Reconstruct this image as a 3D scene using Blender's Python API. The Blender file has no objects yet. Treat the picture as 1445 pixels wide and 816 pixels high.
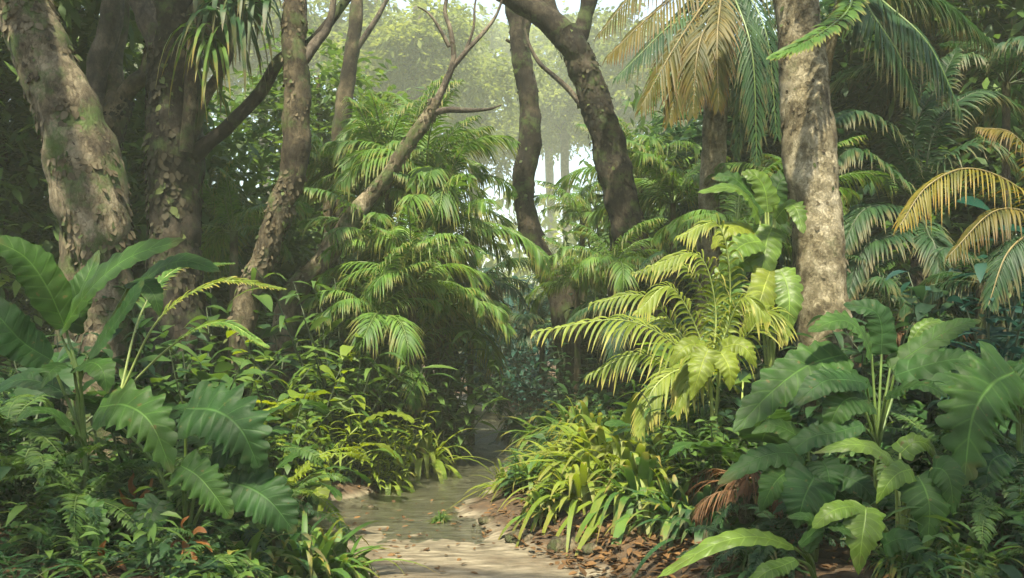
import bpy, math, random
import numpy as np
from mathutils import Vector, noise as mnoise

scene = bpy.context.scene
COL = scene.collection
R = math.radians
rng = np.random.default_rng(11)
random.seed(11)

# ------------------------------------------------------------------ camera
FPX, HOR, CAMZ = 1251.0, 480.0, 1.5          # focal length and horizon in photo pixels, eye height
cam = bpy.data.cameras.new("camera")
cam.sensor_width = 36.0
cam.lens = 36.0 * FPX / 1445.0
cam.shift_y = (HOR - 408.0) / 1445.0
cam.clip_start, cam.clip_end = 0.05, 600.0
cam_ob = bpy.data.objects.new("camera", cam)
COL.objects.link(cam_ob)
cam_ob.location = (0, 0, CAMZ)
cam_ob.rotation_euler = (R(90), 0, 0)
scene.camera = cam_ob

# ------------------------------------------------------------------ sky and sun
SUN_EL, SUN_AZ = 62.0, -172.0                 # elevation; azimuth from the view axis, negative = left
world = bpy.data.worlds.new("World")
scene.world = world
world.use_nodes = True
wn, wl = world.node_tree.nodes, world.node_tree.links
wn.clear()
sky = wn.new("ShaderNodeTexSky")
sky.sky_type = 'NISHITA'
sky.sun_disc = False
sky.sun_elevation = R(SUN_EL)
sky.sun_rotation = R(SUN_AZ)
sky.dust_density = 2.0
sky.air_density = 1.3
sky.ozone_density = 0.6
bg = wn.new("ShaderNodeBackground")
bg.inputs['Strength'].default_value = 0.10
out = wn.new("ShaderNodeOutputWorld")
wl.new(sky.outputs[0], bg.inputs[0])
wl.new(bg.outputs[0], out.inputs[0])

sun = bpy.data.lights.new("sun", 'SUN')
sun.energy = 5.0
sun.angle = R(1.5)
sun.color = (1.0, 0.91, 0.70)
sun_ob = bpy.data.objects.new("sun", sun)
COL.objects.link(sun_ob)
sd = Vector((math.sin(R(SUN_AZ)) * math.cos(R(SUN_EL)), math.cos(R(SUN_AZ)) * math.cos(R(SUN_EL)), math.sin(R(SUN_EL))))
sun_ob.rotation_euler = sd.to_track_quat('Z', 'Y').to_euler()
sun_ob.location = (-8, 20, 40)

scene.view_settings.view_transform = 'Standard'
scene.view_settings.look = 'None'
scene.view_settings.gamma = 1.0
scene.view_settings.use_curve_mapping = False
scene.view_settings.exposure = 1.85
scene.render.engine = 'CYCLES'
cy = scene.cycles
cy.use_denoising = True
cy.max_bounces = 8
cy.diffuse_bounces = 4
cy.glossy_bounces = 2
cy.transmission_bounces = 4
cy.volume_bounces = 1
cy.transparent_max_bounces = 8
cy.sample_clamp_indirect = 4.0
cy.use_adaptive_sampling = True
cy.adaptive_threshold = 0.03

# ------------------------------------------------------------------ small helpers
def at(px, py, Y):
    """the point at distance Y whose place in the photograph was measured as px, py"""
    return np.array([(px - 722.5) / FPX * Y, Y, CAMZ + (HOR - py) / FPX * Y])

def nrm(v):
    v = np.asarray(v, float)
    return v / np.maximum(np.linalg.norm(v, axis=-1, keepdims=True), 1e-9)

def smooth(a, b, x):
    t = np.clip((x - a) / (b - a), 0, 1)
    return t * t * (3 - 2 * t)

def spline(pts, n):
    """n points evenly along a Catmull-Rom curve through pts (columns may hold a radius too)"""
    P = np.asarray(pts, float)
    if len(P) == 2:
        t = np.linspace(0, 1, n)[:, None]
        return P[0] * (1 - t) + P[1] * t
    Q = np.vstack([2 * P[0] - P[1], P, 2 * P[-1] - P[-2]])
    o = []
    K = len(P) - 1
    for u in np.linspace(0, K, n):
        i = min(int(u), K - 1)
        t = u - i
        a, b, c, d = Q[i], Q[i + 1], Q[i + 2], Q[i + 3]
        o.append(0.5 * (2 * b + (c - a) * t + (2 * a - 5 * b + 4 * c - d) * t * t + (3 * b - a - 3 * c + d) * t ** 3))
    return np.array(o)

class MB:
    """collects vertices, quads, uv and slots; build() links them as one mesh object"""
    def __init__(s):
        s.v, s.f, s.u, s.m, s.n = [], [], [], [], 0
    def add(s, v, f, uv, slot=0):
        s.v.append(np.asarray(v, float).reshape(-1, 3))
        f = np.asarray(f, int).reshape(-1, 4)
        s.f.append(f + s.n)
        s.u.append(np.asarray(uv, float).reshape(-1, 2))
        s.m.append(np.full(len(f), slot))
        s.n += len(s.v[-1])
    def mesh(s, name, mats):
        V, F, U, M = np.vstack(s.v), np.vstack(s.f), np.vstack(s.u), np.concatenate(s.m)
        me = bpy.data.meshes.new(name)
        me.vertices.add(len(V)); me.vertices.foreach_set("co", V.ravel())
        me.loops.add(F.size); me.loops.foreach_set("vertex_index", F.ravel())
        me.polygons.add(len(F))
        me.polygons.foreach_set("loop_start", np.arange(0, F.size, 4))
        me.polygons.foreach_set("loop_total", np.full(len(F), 4))
        me.polygons.foreach_set("material_index", M)
        me.polygons.foreach_set("use_smooth", np.ones(len(F), bool))
        uvl = me.uv_layers.new(name="UVMap")
        uvl.data.foreach_set("uv", U[F.ravel()].ravel())
        for m in (mats if isinstance(mats, (list, tuple)) else [mats]):
            me.materials.append(m)
        me.update(calc_edges=True)
        me.validate()
        return me
    def build(s, name, mats, parent=None, loc=None):
        return link(name, s.mesh(name, mats), parent, loc)

def link(name, data, parent=None, loc=None):
    o = bpy.data.objects.new(name, data)
    COL.objects.link(o)
    if parent is not None:
        o.parent = parent
    if loc is not None:
        o.location = loc
    return o

def tag(o, label=None, cat=None, group=None, kind=None):
    if label: o['label'] = label
    if cat: o['category'] = cat
    if group: o['group'] = group
    if kind: o['kind'] = kind
    return o

def thing(name, label, cat, loc=(0, 0, 0), rz=0.0, group=None, sc=1.0):
    o = bpy.data.objects.new(name, None)
    o.empty_display_size = 0.2
    COL.objects.link(o)
    o.location = loc
    o.rotation_euler = (0, 0, rz)
    o.scale = (sc, sc, sc)
    return tag(o, label, cat, group)

def copy_thing(src, label, loc, rz, sc=1.0, group=None):
    """a copy of a thing with copies of its parts and their sub-parts; mesh data are shared"""
    r = src.copy()
    COL.objects.link(r)
    r.location, r.rotation_euler, r.scale = loc, (0, 0, rz), (sc, sc, sc)
    r['label'] = label
    if group: r['group'] = group
    for ch in src.children:
        c = ch.copy()
        COL.objects.link(c)
        c.parent = r
        for g in ch.children:
            d = g.copy()
            COL.objects.link(d)
            d.parent = c
    return r

# ------------------------------------------------------------------ shapes
def tube(mb, path, rad, seg=10, slot=0, rough=0.0, freq=3.0, seed=0.0, flat=1.0, n=None):
    """a tapered tube along a smooth curve; rough displaces it like bark"""
    P = np.column_stack([np.asarray(path, float), np.broadcast_to(np.asarray(rad, float), (len(path),))])
    if n: P = spline(P, n)
    C, r = P[:, :3], np.maximum(P[:, 3], 1e-4)
    T = nrm(np.gradient(C, axis=0))
    ref = np.array([0.31, -0.87, 0.38])
    S = nrm(np.cross(T, ref)); B = nrm(np.cross(S, T))
    a = np.linspace(0, 2 * math.pi, seg + 1)
    ca, sa = np.cos(a), np.sin(a)
    V = C[:, None] + r[:, None, None] * (ca[None, :, None] * S[:, None] + flat * sa[None, :, None] * B[:, None])
    if rough:
        for i in range(len(C)):
            for j in range(seg):
                p = Vector(V[i, j] * freq) + Vector((seed, seed * 1.7, -seed))
                d = mnoise.fractal(p, 0.9, 2.1, 4) * rough + mnoise.noise(p * 0.35) * rough * 1.2
                V[i, j] += (V[i, j] - C[i]) / r[i] * d * min(1, r[i] / 0.12)
            V[i, seg] = V[i, 0]
    arc = np.concatenate([[0], np.cumsum(np.linalg.norm(np.diff(C, axis=0), axis=1))])
    uv = np.stack(np.broadcast_arrays(a[None] / (2 * math.pi), arc[:, None]), -1)
    k = seg + 1
    i, j = np.meshgrid(np.arange(len(C) - 1), np.arange(seg), indexing='ij')
    q = (i * k + j).ravel()
    mb.add(V, np.stack([q, q + 1, q + k + 1, q + k], 1), uv, slot)

def leaves(mb, B, D, U, L, W, droop=0.3, rows=4, fold=0.25, slot=0, peak=0.4, flatcard=False, twist=None):
    """many narrow leaves at once: bases B, directions D, up hints U, lengths L, widths W"""
    B, D, U = np.asarray(B, float), nrm(D), np.asarray(U, float)
    N = len(B)
    L = np.broadcast_to(np.asarray(L, float), (N,)); W = np.broadcast_to(np.asarray(W, float), (N,))
    dr = np.broadcast_to(np.asarray(droop, float), (N,))
    S = nrm(np.cross(D, U)); Nn = np.cross(S, D)
    t = np.linspace(0, 1, rows)
    prof = np.where(t < peak, np.sin(t / peak * math.pi / 2) ** 0.7, np.cos((t - peak) / (1 - peak) * math.pi / 2) ** 0.8)
    prof = np.maximum(prof, 0.03); prof[0] = max(prof[0], 0.12)
    down = np.array([0, 0, -1.0])
    P = B[:, None] + D[:, None] * (L[:, None] * (t - 0.25 * dr[:, None] * t * t))[..., None] \
        + down * (L * dr)[:, None, None] * (t ** 2.0)[None, :, None] * 0.8
    w = 0.5 * W[:, None] * prof[None]
    lift = (w * fold)[..., None] * Nn[:, None]
    sw = w[..., None] * S[:, None]
    if flatcard:
        V = np.stack([P - sw, P + sw], 2); k = 2; us = np.array([0, 1.0])
    else:
        V = np.stack([P - sw + lift, P, P + sw + lift], 2); k = 3; us = np.array([0, .5, 1.0])
    uv = np.zeros((N, rows, k, 2)); uv[..., 0] = us; uv[..., 1] = t[:, None]
    i, j = np.meshgrid(np.arange(rows - 1), np.arange(k - 1), indexing='ij')
    q = (i * k + j).ravel()
    f = np.stack([q, q + 1, q + k + 1, q + k], 1)
    F = (np.arange(N) * rows * k)[:, None, None] + f[None]
    mb.add(V, F, uv, slot)

def rand_dirs(n, zmin=-1.0, zmax=1.0):
    z = rng.uniform(zmin, zmax, n); a = rng.uniform(0, 2 * math.pi, n)
    h = np.sqrt(np.maximum(0, 1 - z * z))
    return np.stack([h * np.cos(a), h * np.sin(a), z], 1)

def blade(mb, spine, hint, width, kind='ear', slot=0, rows=36, cols=5, fold=0.12, curl=-0.15, ripple=0.0, lobes=8, cut=0.5, hint2=None, seed=0.0):
    """one broad leaf along a curved midrib; kind sets its outline"""
    P = spline(spine, rows)
    T = nrm(np.gradient(P, axis=0))
    t = np.linspace(0, 1, rows)
    H = np.asarray(hint, float)
    H = H[None] * (1 - t[:, None]) + (np.asarray(hint2, float) if hint2 is not None else H)[None] * t[:, None]
    S = nrm(np.cross(T, H)); N = np.cross(S, T)
    if kind == 'ear':          # broad heart or arrow shape
        w = np.minimum(1, (t / 0.13) ** 0.55) * np.clip(1 - ((t - .16) / .84).clip(0) ** 1.6, 0, 1) ** 0.9
        sweep = -0.55 + 1.05 * smooth(0, .5, t)
    elif kind == 'lance':      # long paddle
        w = np.sin(math.pi * np.clip(t * .93 + .05, 0, 1) ** 0.8) ** 0.7 * np.where(t > .97, .5, 1)
        sweep = 0.10 + 0.25 * t
    elif kind == 'oval':
        w = np.sin(math.pi * t ** 0.75) ** 0.75
        sweep = -0.2 + 0.55 * t
    else:                      # 'split': deep side lobes
        w = np.minimum(1, (t / 0.12) ** 0.5) * np.clip(1 - ((t - .2) / .8).clip(0) ** 2.0, 0, 1) ** 0.75
        sweep = -0.35 + 0.85 * smooth(0, .6, t)
    w[-1] = 0.0
    V = np.zeros((rows, 2 * cols + 1, 3)); uv = np.zeros((rows, 2 * cols + 1, 2))
    for j in range(-cols, cols + 1):
        s = j / cols; a = abs(s); sg = 1 if s > 0 else -1
        ww = w.copy()
        ph = t * lobes + (0.3 if s < 0 else 0) + .22 * np.sin(t * 9 + seed * 3 + (2 if s < 0 else 0))
        if kind == 'split':
            notch = np.abs(np.sin(math.pi * ph)) ** 0.45
            ww = w * (1 - cut * (1 - notch) * smooth(.35, 1.0, a) * smooth(.08, .2, t))
        wob = 1 + (0.05 * np.sin(t * 23 + s * 3 + seed * 5) + .05 * np.sin(t * 51 + seed * 9 + (1 if s < 0 else 0))) * a * a
        hw = width * 0.5 * ww * a * wob
        rp = ripple * width * a * w * np.sin(2 * math.pi * ph + seed)
        off = hw * fold + curl * width * 0.5 * w * a * a + rp
        V[:, j + cols] = P + S * (sg * hw)[:, None] + N * off[:, None] + T * (sweep * hw)[:, None]
        uv[:, j + cols, 0] = 0.5 + 0.5 * s; uv[:, j + cols, 1] = t
    k = 2 * cols + 1
    i, j = np.meshgrid(np.arange(rows - 1), np.arange(k - 1), indexing='ij')
    q = (i * k + j).ravel()
    mb.add(V, np.stack([q, q + 1, q + k + 1, q + k], 1), uv, slot)

def frond(mb, spine, hint, n=44, leaf=0.4, width=0.035, r0=0.014, droop=0.5, sweep=0.75, vee=0.25, start=0.12, gap=0.03, rows=5, curl=0.0, taper=0.35, rag=0.12):
    """a feather frond: a curved midrib in slot 1 and two ranks of narrow leaflets in slot 0"""
    P = spline(spine, 40)
    tube(mb, P, np.linspace(r0, r0 * .25, len(P)), seg=5, slot=1)
    T = nrm(np.gradient(P, axis=0))
    t = np.linspace(start, 0.995, n)
    idx = t * (len(P) - 1)
    i0 = np.minimum(idx.astype(int), len(P) - 2); fr = (idx - i0)[:, None]
    b = P[i0] * (1 - fr) + P[i0 + 1] * fr
    tt = nrm(T[i0] * (1 - fr) + T[i0 + 1] * fr)
    H = np.broadcast_to(np.asarray(hint, float), tt.shape)
    S = nrm(np.cross(tt, H)); N = np.cross(S, tt)
    for sg in (-1, 1):
        ln = leaf * (np.sin(math.pi * np.clip(t * .86 + .12, 0, 1)) ** 0.55) * (1 - taper * t) * rng.uniform(1 - rag, 1 + rag, n)
        sw = (sweep * (0.55 + 0.9 * t) + rng.normal(0, .06, n))[:, None]
        d = S * sg + tt * sw + N * (vee + rng.normal(0, .08, n))[:, None]
        leaves(mb, b, d, N + rng.normal(0, .12, N.shape), ln, width * rng.uniform(.8, 1.15, n), droop=droop * rng.uniform(.7, 1.3, n), rows=rows, fold=.35, peak=.3)
# ------------------------------------------------------------------ materials
def newmat(name):
    m = bpy.data.materials.new(name)
    m.use_nodes = True
    m.node_tree.nodes.clear()
    return m, m.node_tree.nodes, m.node_tree.links

def ramp(nodes, stops):
    r = nodes.new("ShaderNodeValToRGB")
    e = r.color_ramp.elements
    while len(e) < len(stops): e.new(0.5)
    for k, (p, c) in zip(e, stops):
        k.position = p; k.color = (*c, 1)
    return r

def leaf_mat(name, stops, rough=0.5, trans=0.35, veins=0, vein_col=None, tip=None, spec=0.22, vein_amt=0.5, bump=0.25, tip_at=1.05):
    """leaf colours vary from leaf to leaf; veins run with the leaf's own uv; tip browns the ends"""
    m, n, l = newmat(name)
    geo = n.new("ShaderNodeNewGeometry"); oi = n.new("ShaderNodeObjectInfo"); tc = n.new("ShaderNodeTexCoord")
    no = n.new("ShaderNodeTexNoise"); no.inputs['Scale'].default_value = 3.0; no.inputs['Detail'].default_value = 4
    l.new(tc.outputs['Object'], no.inputs['Vector'])
    a = n.new("ShaderNodeMath"); a.operation = 'MULTIPLY_ADD'; a.inputs[1].default_value = 0.45
    l.new(geo.outputs['Random Per Island'], a.inputs[0])
    b = n.new("ShaderNodeMath"); b.operation = 'MULTIPLY_ADD'; b.inputs[1].default_value = 0.25
    l.new(oi.outputs['Random'], b.inputs[0]); 
    c = n.new("ShaderNodeMath"); c.operation = 'MULTIPLY_ADD'; c.inputs[1].default_value = 0.9; c.inputs[2].default_value = -0.30
    l.new(no.outputs['Fac'], c.inputs[0]); l.new(c.outputs[0], b.inputs[2]); l.new(b.outputs[0], a.inputs[2])
    rp = ramp(n, stops)
    l.new(a.outputs[0], rp.inputs[0])
    colour = rp.outputs[0]
    sep = n.new("ShaderNodeSeparateXYZ"); l.new(tc.outputs['UV'], sep.inputs[0])
    sub = n.new("ShaderNodeMath"); sub.operation = 'SUBTRACT'; sub.inputs[1].default_value = 0.5; l.new(sep.outputs[0], sub.inputs[0])
    ab = n.new("ShaderNodeMath"); ab.operation = 'ABSOLUTE'; l.new(sub.outputs[0], ab.inputs[0])
    bumpsrc = None
    if veins:
        vc = vein_col or tuple(min(1, x * 2.2 + .01) for x in stops[-1][1])
        # side veins leave the midrib at an angle
        q = n.new("ShaderNodeMath"); q.operation = 'MULTIPLY_ADD'; q.inputs[1].default_value = -0.14; l.new(ab.outputs[0], q.inputs[0]); l.new(sep.outputs[1], q.inputs[2])
        q2 = n.new("ShaderNodeMath"); q2.operation = 'MULTIPLY'; q2.inputs[1].default_value = float(veins); l.new(q.outputs[0], q2.inputs[0])
        pp = n.new("ShaderNodeMath"); pp.operation = 'PINGPONG'; pp.inputs[1].default_value = 0.5; l.new(q2.outputs[0], pp.inputs[0])
        mr = n.new("ShaderNodeMapRange"); mr.inputs['From Min'].default_value = 0.0; mr.inputs['From Max'].default_value = 0.10; mr.inputs['To Min'].default_value = 1.0; mr.inputs['To Max'].default_value = 0.0
        l.new(pp.outputs[0], mr.inputs[0])
        md = n.new("ShaderNodeMapRange"); md.inputs['From Min'].default_value = 0.004; md.inputs['From Max'].default_value = 0.028; md.inputs['To Min'].default_value = 1.0; md.inputs['To Max'].default_value = 0.0
        l.new(ab.outputs[0], md.inputs[0])
        sv = n.new("ShaderNodeMath"); sv.operation = 'MULTIPLY'; sv.inputs[1].default_value = 0.45; l.new(mr.outputs[0], sv.inputs[0])
        mx = n.new("ShaderNodeMath"); mx.operation = 'MAXIMUM'; l.new(sv.outputs[0], mx.inputs[0]); l.new(md.outputs[0], mx.inputs[1])
        am = n.new("ShaderNodeMath"); am.operation = 'MULTIPLY'; am.inputs[1].default_value = vein_amt; l.new(mx.outputs[0], am.inputs[0])
        mix = n.new("ShaderNodeMixRGB"); mix.inputs[2].default_value = (*vc, 1); l.new(am.outputs[0], mix.inputs[0]); l.new(colour, mix.inputs[1])
        colour = mix.outputs[0]; bumpsrc = mx.outputs[0]
        n4 = n.new("ShaderNodeTexNoise"); n4.inputs['Scale'].default_value = 26; n4.inputs['Detail'].default_value = 3; l.new(tc.outputs['Object'], n4.inputs['Vector'])
        m4 = n.new("ShaderNodeMapRange"); m4.inputs['From Min'].default_value = .67; m4.inputs['From Max'].default_value = .72; m4.inputs['To Max'].default_value = .8; l.new(n4.outputs[0], m4.inputs[0])
        x4 = n.new("ShaderNodeMixRGB"); x4.inputs[2].default_value = (.075, .06, .018, 1); l.new(m4.outputs[0], x4.inputs[0]); l.new(colour, x4.inputs[1]); colour = x4.outputs[0]
        n5 = n.new("ShaderNodeTexNoise"); n5.inputs['Scale'].default_value = 7; n5.inputs['Detail'].default_value = 5; l.new(tc.outputs['Object'], n5.inputs['Vector'])
        m5 = n.new("ShaderNodeMapRange"); m5.inputs['From Min'].default_value = .3; m5.inputs['From Max'].default_value = .7; m5.inputs['To Min'].default_value = .65; m5.inputs['To Max'].default_value = 1.3; l.new(n5.outputs[0], m5.inputs[0])
        x5 = n.new("ShaderNodeMixRGB"); x5.blend_type = 'MULTIPLY'; x5.inputs[0].default_value = 1; l.new(colour, x5.inputs[1]); l.new(m5.outputs[0], x5.inputs[2]); colour = x5.outputs[0]
    if tip:
        n2 = n.new("ShaderNodeTexNoise"); n2.inputs['Scale'].default_value = 9.0; l.new(tc.outputs['Object'], n2.inputs['Vector'])
        s1 = n.new("ShaderNodeMath"); s1.operation = 'MULTIPLY_ADD'; s1.inputs[1].default_value = 0.9; l.new(n2.outputs[0], s1.inputs[0]); l.new(sep.outputs[1], s1.inputs[2])
        m2 = n.new("ShaderNodeMapRange"); m2.inputs['From Min'].default_value = tip_at; m2.inputs['From Max'].default_value = tip_at + .4; l.new(s1.outputs[0], m2.inputs[0])
        mix2 = n.new("ShaderNodeMixRGB"); mix2.inputs[2].default_value = (*tip, 1); l.new(m2.outputs[0], mix2.inputs[0]); l.new(colour, mix2.inputs[1])
        colour = mix2.outputs[0]
    pr = n.new("ShaderNodeBsdfPrincipled")
    pr.inputs['Roughness'].default_value = rough
    pr.inputs['Specular IOR Level'].default_value = spec
    l.new(colour, pr.inputs['Base Color'])
    if bumpsrc is not None and bump:
        bp = n.new("ShaderNodeBump"); bp.inputs['Strength'].default_value = bump; bp.inputs['Distance'].default_value = 0.006; bp.invert = True
        l.new(bumpsrc, bp.inputs['Height']); l.new(bp.outputs[0], pr.inputs['Normal'])
    if bumpsrc is not None:
        n3 = n.new("ShaderNodeTexNoise"); n3.inputs['Scale'].default_value = 55; n3.inputs['Detail'].default_value = 3; l.new(tc.outputs['Object'], n3.inputs['Vector'])
        b3 = n.new("ShaderNodeBump"); b3.inputs['Strength'].default_value = .35; b3.inputs['Distance'].default_value = .006; l.new(n3.outputs[0], b3.inputs['Height']); l.new(bp.outputs[0], b3.inputs['Normal']); l.new(b3.outputs[0], pr.inputs['Normal'])
    tr = n.new("ShaderNodeBsdfTranslucent")
    hs = n.new("ShaderNodeHueSaturation"); hs.inputs['Hue'].default_value = 0.485; hs.inputs['Saturation'].default_value = 1.1; hs.inputs['Value'].default_value = 1.7
    l.new(colour, hs.inputs['Color']); l.new(hs.outputs[0], tr.inputs[0])
    ms = n.new("ShaderNodeMixShader"); ms.inputs[0].default_value = trans
    o = n.new("ShaderNodeOutputMaterial")
    l.new(pr.outputs[0], ms.inputs[1]); l.new(tr.outputs[0], ms.inputs[2]); l.new(ms.outputs[0], o.inputs[0])
    return m

def bark_mat(name, stops, moss=(0.05, 0.075, 0.02), moss_amt=0.35, scale=9.0, stretch=0.6, depth=0.02, rings=0.0):
    m, n, l = newmat(name)
    tc = n.new("ShaderNodeTexCoord")
    mp = n.new("ShaderNodeMapping"); mp.inputs['Scale'].default_value = (1, 1, stretch); l.new(tc.outputs['Object'], mp.inputs[0])
    nz = n.new("ShaderNodeTexNoise"); nz.inputs['Scale'].default_value = scale * .8; nz.inputs['Detail'].default_value = 7; nz.inputs['Roughness'].default_value = .65; l.new(mp.outputs[0], nz.inputs['Vector'])
    wob = n.new("ShaderNodeVectorMath"); wob.operation = 'MULTIPLY_ADD'; wob.inputs[1].default_value = (.5, .5, .5)
    l.new(nz.outputs['Color'], wob.inputs[0]); l.new(mp.outputs[0], wob.inputs[2])
    vo = n.new("ShaderNodeTexVoronoi"); vo.inputs['Scale'].default_value = scale; l.new(wob.outputs[0], vo.inputs['Vector'])
    ve = n.new("ShaderNodeTexVoronoi"); ve.feature = 'DISTANCE_TO_EDGE'; ve.inputs['Scale'].default_value = scale; l.new(wob.outputs[0], ve.inputs['Vector'])
    sp = n.new("ShaderNodeSeparateColor"); l.new(vo.outputs['Color'], sp.inputs[0])
    ad = n.new("ShaderNodeMath"); ad.operation = 'MULTIPLY_ADD'; ad.inputs[1].default_value = .22; l.new(sp.outputs[0], ad.inputs[0])
    nb = n.new("ShaderNodeTexNoise"); nb.inputs['Scale'].default_value = 2.3; nb.inputs['Detail'].default_value = 6; nb.inputs['Roughness'].default_value = .6; l.new(tc.outputs['Object'], nb.inputs['Vector'])
    k = n.new("ShaderNodeMath"); k.operation = 'MULTIPLY_ADD'; k.inputs[1].default_value = 2.0; k.inputs[2].default_value = -.62; l.new(nb.outputs[0], k.inputs[0])
    k2 = n.new("ShaderNodeMath"); k2.operation = 'MULTIPLY_ADD'; k2.inputs[1].default_value = 1.3; l.new(nz.outputs[0], k2.inputs[0])
    k3 = n.new("ShaderNodeMath"); k3.operation = 'SUBTRACT'; k3.inputs[1].default_value = .65; l.new(k.outputs[0], k3.inputs[0]); l.new(k3.outputs[0], k2.inputs[2]); l.new(k2.outputs[0], ad.inputs[2])
    rp = ramp(n, stops); l.new(ad.outputs[0], rp.inputs[0])
    em = n.new("ShaderNodeMapRange"); em.inputs['From Max'].default_value = .09; em.inputs['To Min'].default_value = .72; l.new(ve.outputs['Distance'], em.inputs[0])
    mu = n.new("ShaderNodeMixRGB"); mu.blend_type = 'MULTIPLY'; mu.inputs[0].default_value = 1; l.new(rp.outputs[0], mu.inputs[1]); l.new(em.outputs[0], mu.inputs[2])
    nm = n.new("ShaderNodeTexNoise"); nm.inputs['Scale'].default_value = 3.1; nm.inputs['Detail'].default_value = 8; nm.inputs['Roughness'].default_value = .7
    of = n.new("ShaderNodeVectorMath"); of.inputs[1].default_value = (7, 3, 5); l.new(tc.outputs['Object'], of.inputs[0]); l.new(of.outputs[0], nm.inputs['Vector'])
    mm = n.new("ShaderNodeMapRange"); mm.inputs['From Min'].default_value = .62 - .25 * moss_amt; mm.inputs['From Max'].default_value = .72 - .2 * moss_amt; mm.inputs['To Max'].default_value = min(1, .4 + moss_amt); l.new(nm.outputs[0], mm.inputs[0])
    mo = n.new("ShaderNodeMixRGB"); mo.inputs[2].default_value = (*moss, 1); l.new(mm.outputs[0], mo.inputs[0]); l.new(mu.outputs[0], mo.inputs[1])
    h = n.new("ShaderNodeMath"); h.operation = 'MULTIPLY_ADD'; h.inputs[1].default_value = 1.0; l.new(nz.outputs[0], h.inputs[0])
    e2 = n.new("ShaderNodeMapRange"); e2.inputs['From Max'].default_value = .14; e2.inputs['To Max'].default_value = .28; l.new(ve.outputs['Distance'], e2.inputs[0]); l.new(e2.outputs[0], h.inputs[2])
    hh = h.outputs[0]
    if rings:
        se = n.new("ShaderNodeSeparateXYZ"); l.new(tc.outputs['UV'], se.inputs[0])
        zz = n.new("ShaderNodeMath"); zz.operation = 'MULTIPLY'; zz.inputs[1].default_value = rings; l.new(se.outputs[1], zz.inputs[0])
        z2 = n.new("ShaderNodeMath"); z2.operation = 'MULTIPLY_ADD'; z2.inputs[1].default_value = .9; l.new(nb.outputs[0], z2.inputs[0]); l.new(zz.outputs[0], z2.inputs[2])
        fr = n.new("ShaderNodeMath"); fr.operation = 'FRACT'; l.new(z2.outputs[0], fr.inputs[0])
        m5 = n.new("ShaderNodeMapRange"); m5.inputs['From Max'].default_value = .16; m5.inputs['To Min'].default_value = -.5; m5.inputs['To Max'].default_value = 0; l.new(fr.outputs[0], m5.inputs[0])
        hs = n.new("ShaderNodeMath"); hs.operation = 'ADD'; l.new(hh, hs.inputs[0]); l.new(m5.outputs[0], hs.inputs[1]); hh = hs.outputs[0]
    bp = n.new("ShaderNodeBump"); bp.inputs['Strength'].default_value = .9; bp.inputs['Distance'].default_value = depth; l.new(hh, bp.inputs['Height'])
    pr = n.new("ShaderNodeBsdfPrincipled"); pr.inputs['Roughness'].default_value = .85; pr.inputs['Specular IOR Level'].default_value = .2
    l.new(mo.outputs[0], pr.inputs['Base Color']); l.new(bp.outputs[0], pr.inputs['Normal'])
    o = n.new("ShaderNodeOutputMaterial"); l.new(pr.outputs[0], o.inputs[0])
    return m

def plain_mat(name, c, rough=.6):
    m, n, l = newmat(name)
    tc = n.new("ShaderNodeTexCoord")
    nz = n.new("ShaderNodeTexNoise"); nz.inputs['Scale'].default_value = 12; nz.inputs['Detail'].default_value = 4; l.new(tc.outputs['Object'], nz.inputs['Vector'])
    rp = ramp(n, [(.25, tuple(x * .55 for x in c)), (.75, tuple(x * 1.35 for x in c))]); l.new(nz.outputs[0], rp.inputs[0])
    pr = n.new("ShaderNodeBsdfPrincipled"); pr.inputs['Roughness'].default_value = rough; pr.inputs['Specular IOR Level'].default_value = .3
    l.new(rp.outputs[0], pr.inputs['Base Color'])
    o = n.new("ShaderNodeOutputMaterial"); l.new(pr.outputs[0], o.inputs[0])
    return m

M = {}
S3 = lambda a, b, c: [(0.1, a), (0.5, b), (0.9, c)]
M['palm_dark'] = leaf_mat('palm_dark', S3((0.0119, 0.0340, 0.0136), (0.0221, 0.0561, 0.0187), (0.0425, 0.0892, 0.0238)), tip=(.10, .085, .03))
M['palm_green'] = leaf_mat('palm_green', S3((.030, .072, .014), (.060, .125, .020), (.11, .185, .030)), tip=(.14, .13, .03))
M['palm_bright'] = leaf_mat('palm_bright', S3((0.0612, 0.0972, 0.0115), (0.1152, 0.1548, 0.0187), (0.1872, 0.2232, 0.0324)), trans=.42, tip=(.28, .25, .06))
M['palm_gold'] = leaf_mat('palm_gold', S3((.026, .040, .009), (.080, .074, .013), (.16, .115, .016)), trans=.45, tip=(.12, .07, .02))
M['palm_yellow'] = leaf_mat('palm_yellow', S3((0.0422, 0.0527, 0.0074), (0.1370, 0.1212, 0.0158), (0.2108, 0.1686, 0.0316)), trans=.4, tip=(.25, .16, .03))
M['palm_dead'] = leaf_mat('palm_dead', S3((.035, .020, .010), (.090, .045, .018), (.17, .09, .04)), trans=.2, rough=.7)
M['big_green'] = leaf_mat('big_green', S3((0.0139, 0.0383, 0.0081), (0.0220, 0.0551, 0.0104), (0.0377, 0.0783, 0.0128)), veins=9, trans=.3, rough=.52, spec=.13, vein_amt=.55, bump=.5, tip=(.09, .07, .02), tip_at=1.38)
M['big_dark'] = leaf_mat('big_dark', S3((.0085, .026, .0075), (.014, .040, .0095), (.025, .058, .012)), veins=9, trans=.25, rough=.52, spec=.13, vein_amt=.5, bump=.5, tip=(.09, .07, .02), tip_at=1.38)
M['big_bright'] = leaf_mat('big_bright', S3((0.0372, 0.0775, 0.0112), (0.0620, 0.1116, 0.0161), (0.0992, 0.1550, 0.0223)), veins=9, trans=.38, rough=.4, vein_amt=.5, bump=.4, tip=(.09, .07, .02), tip_at=1.38)
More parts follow.
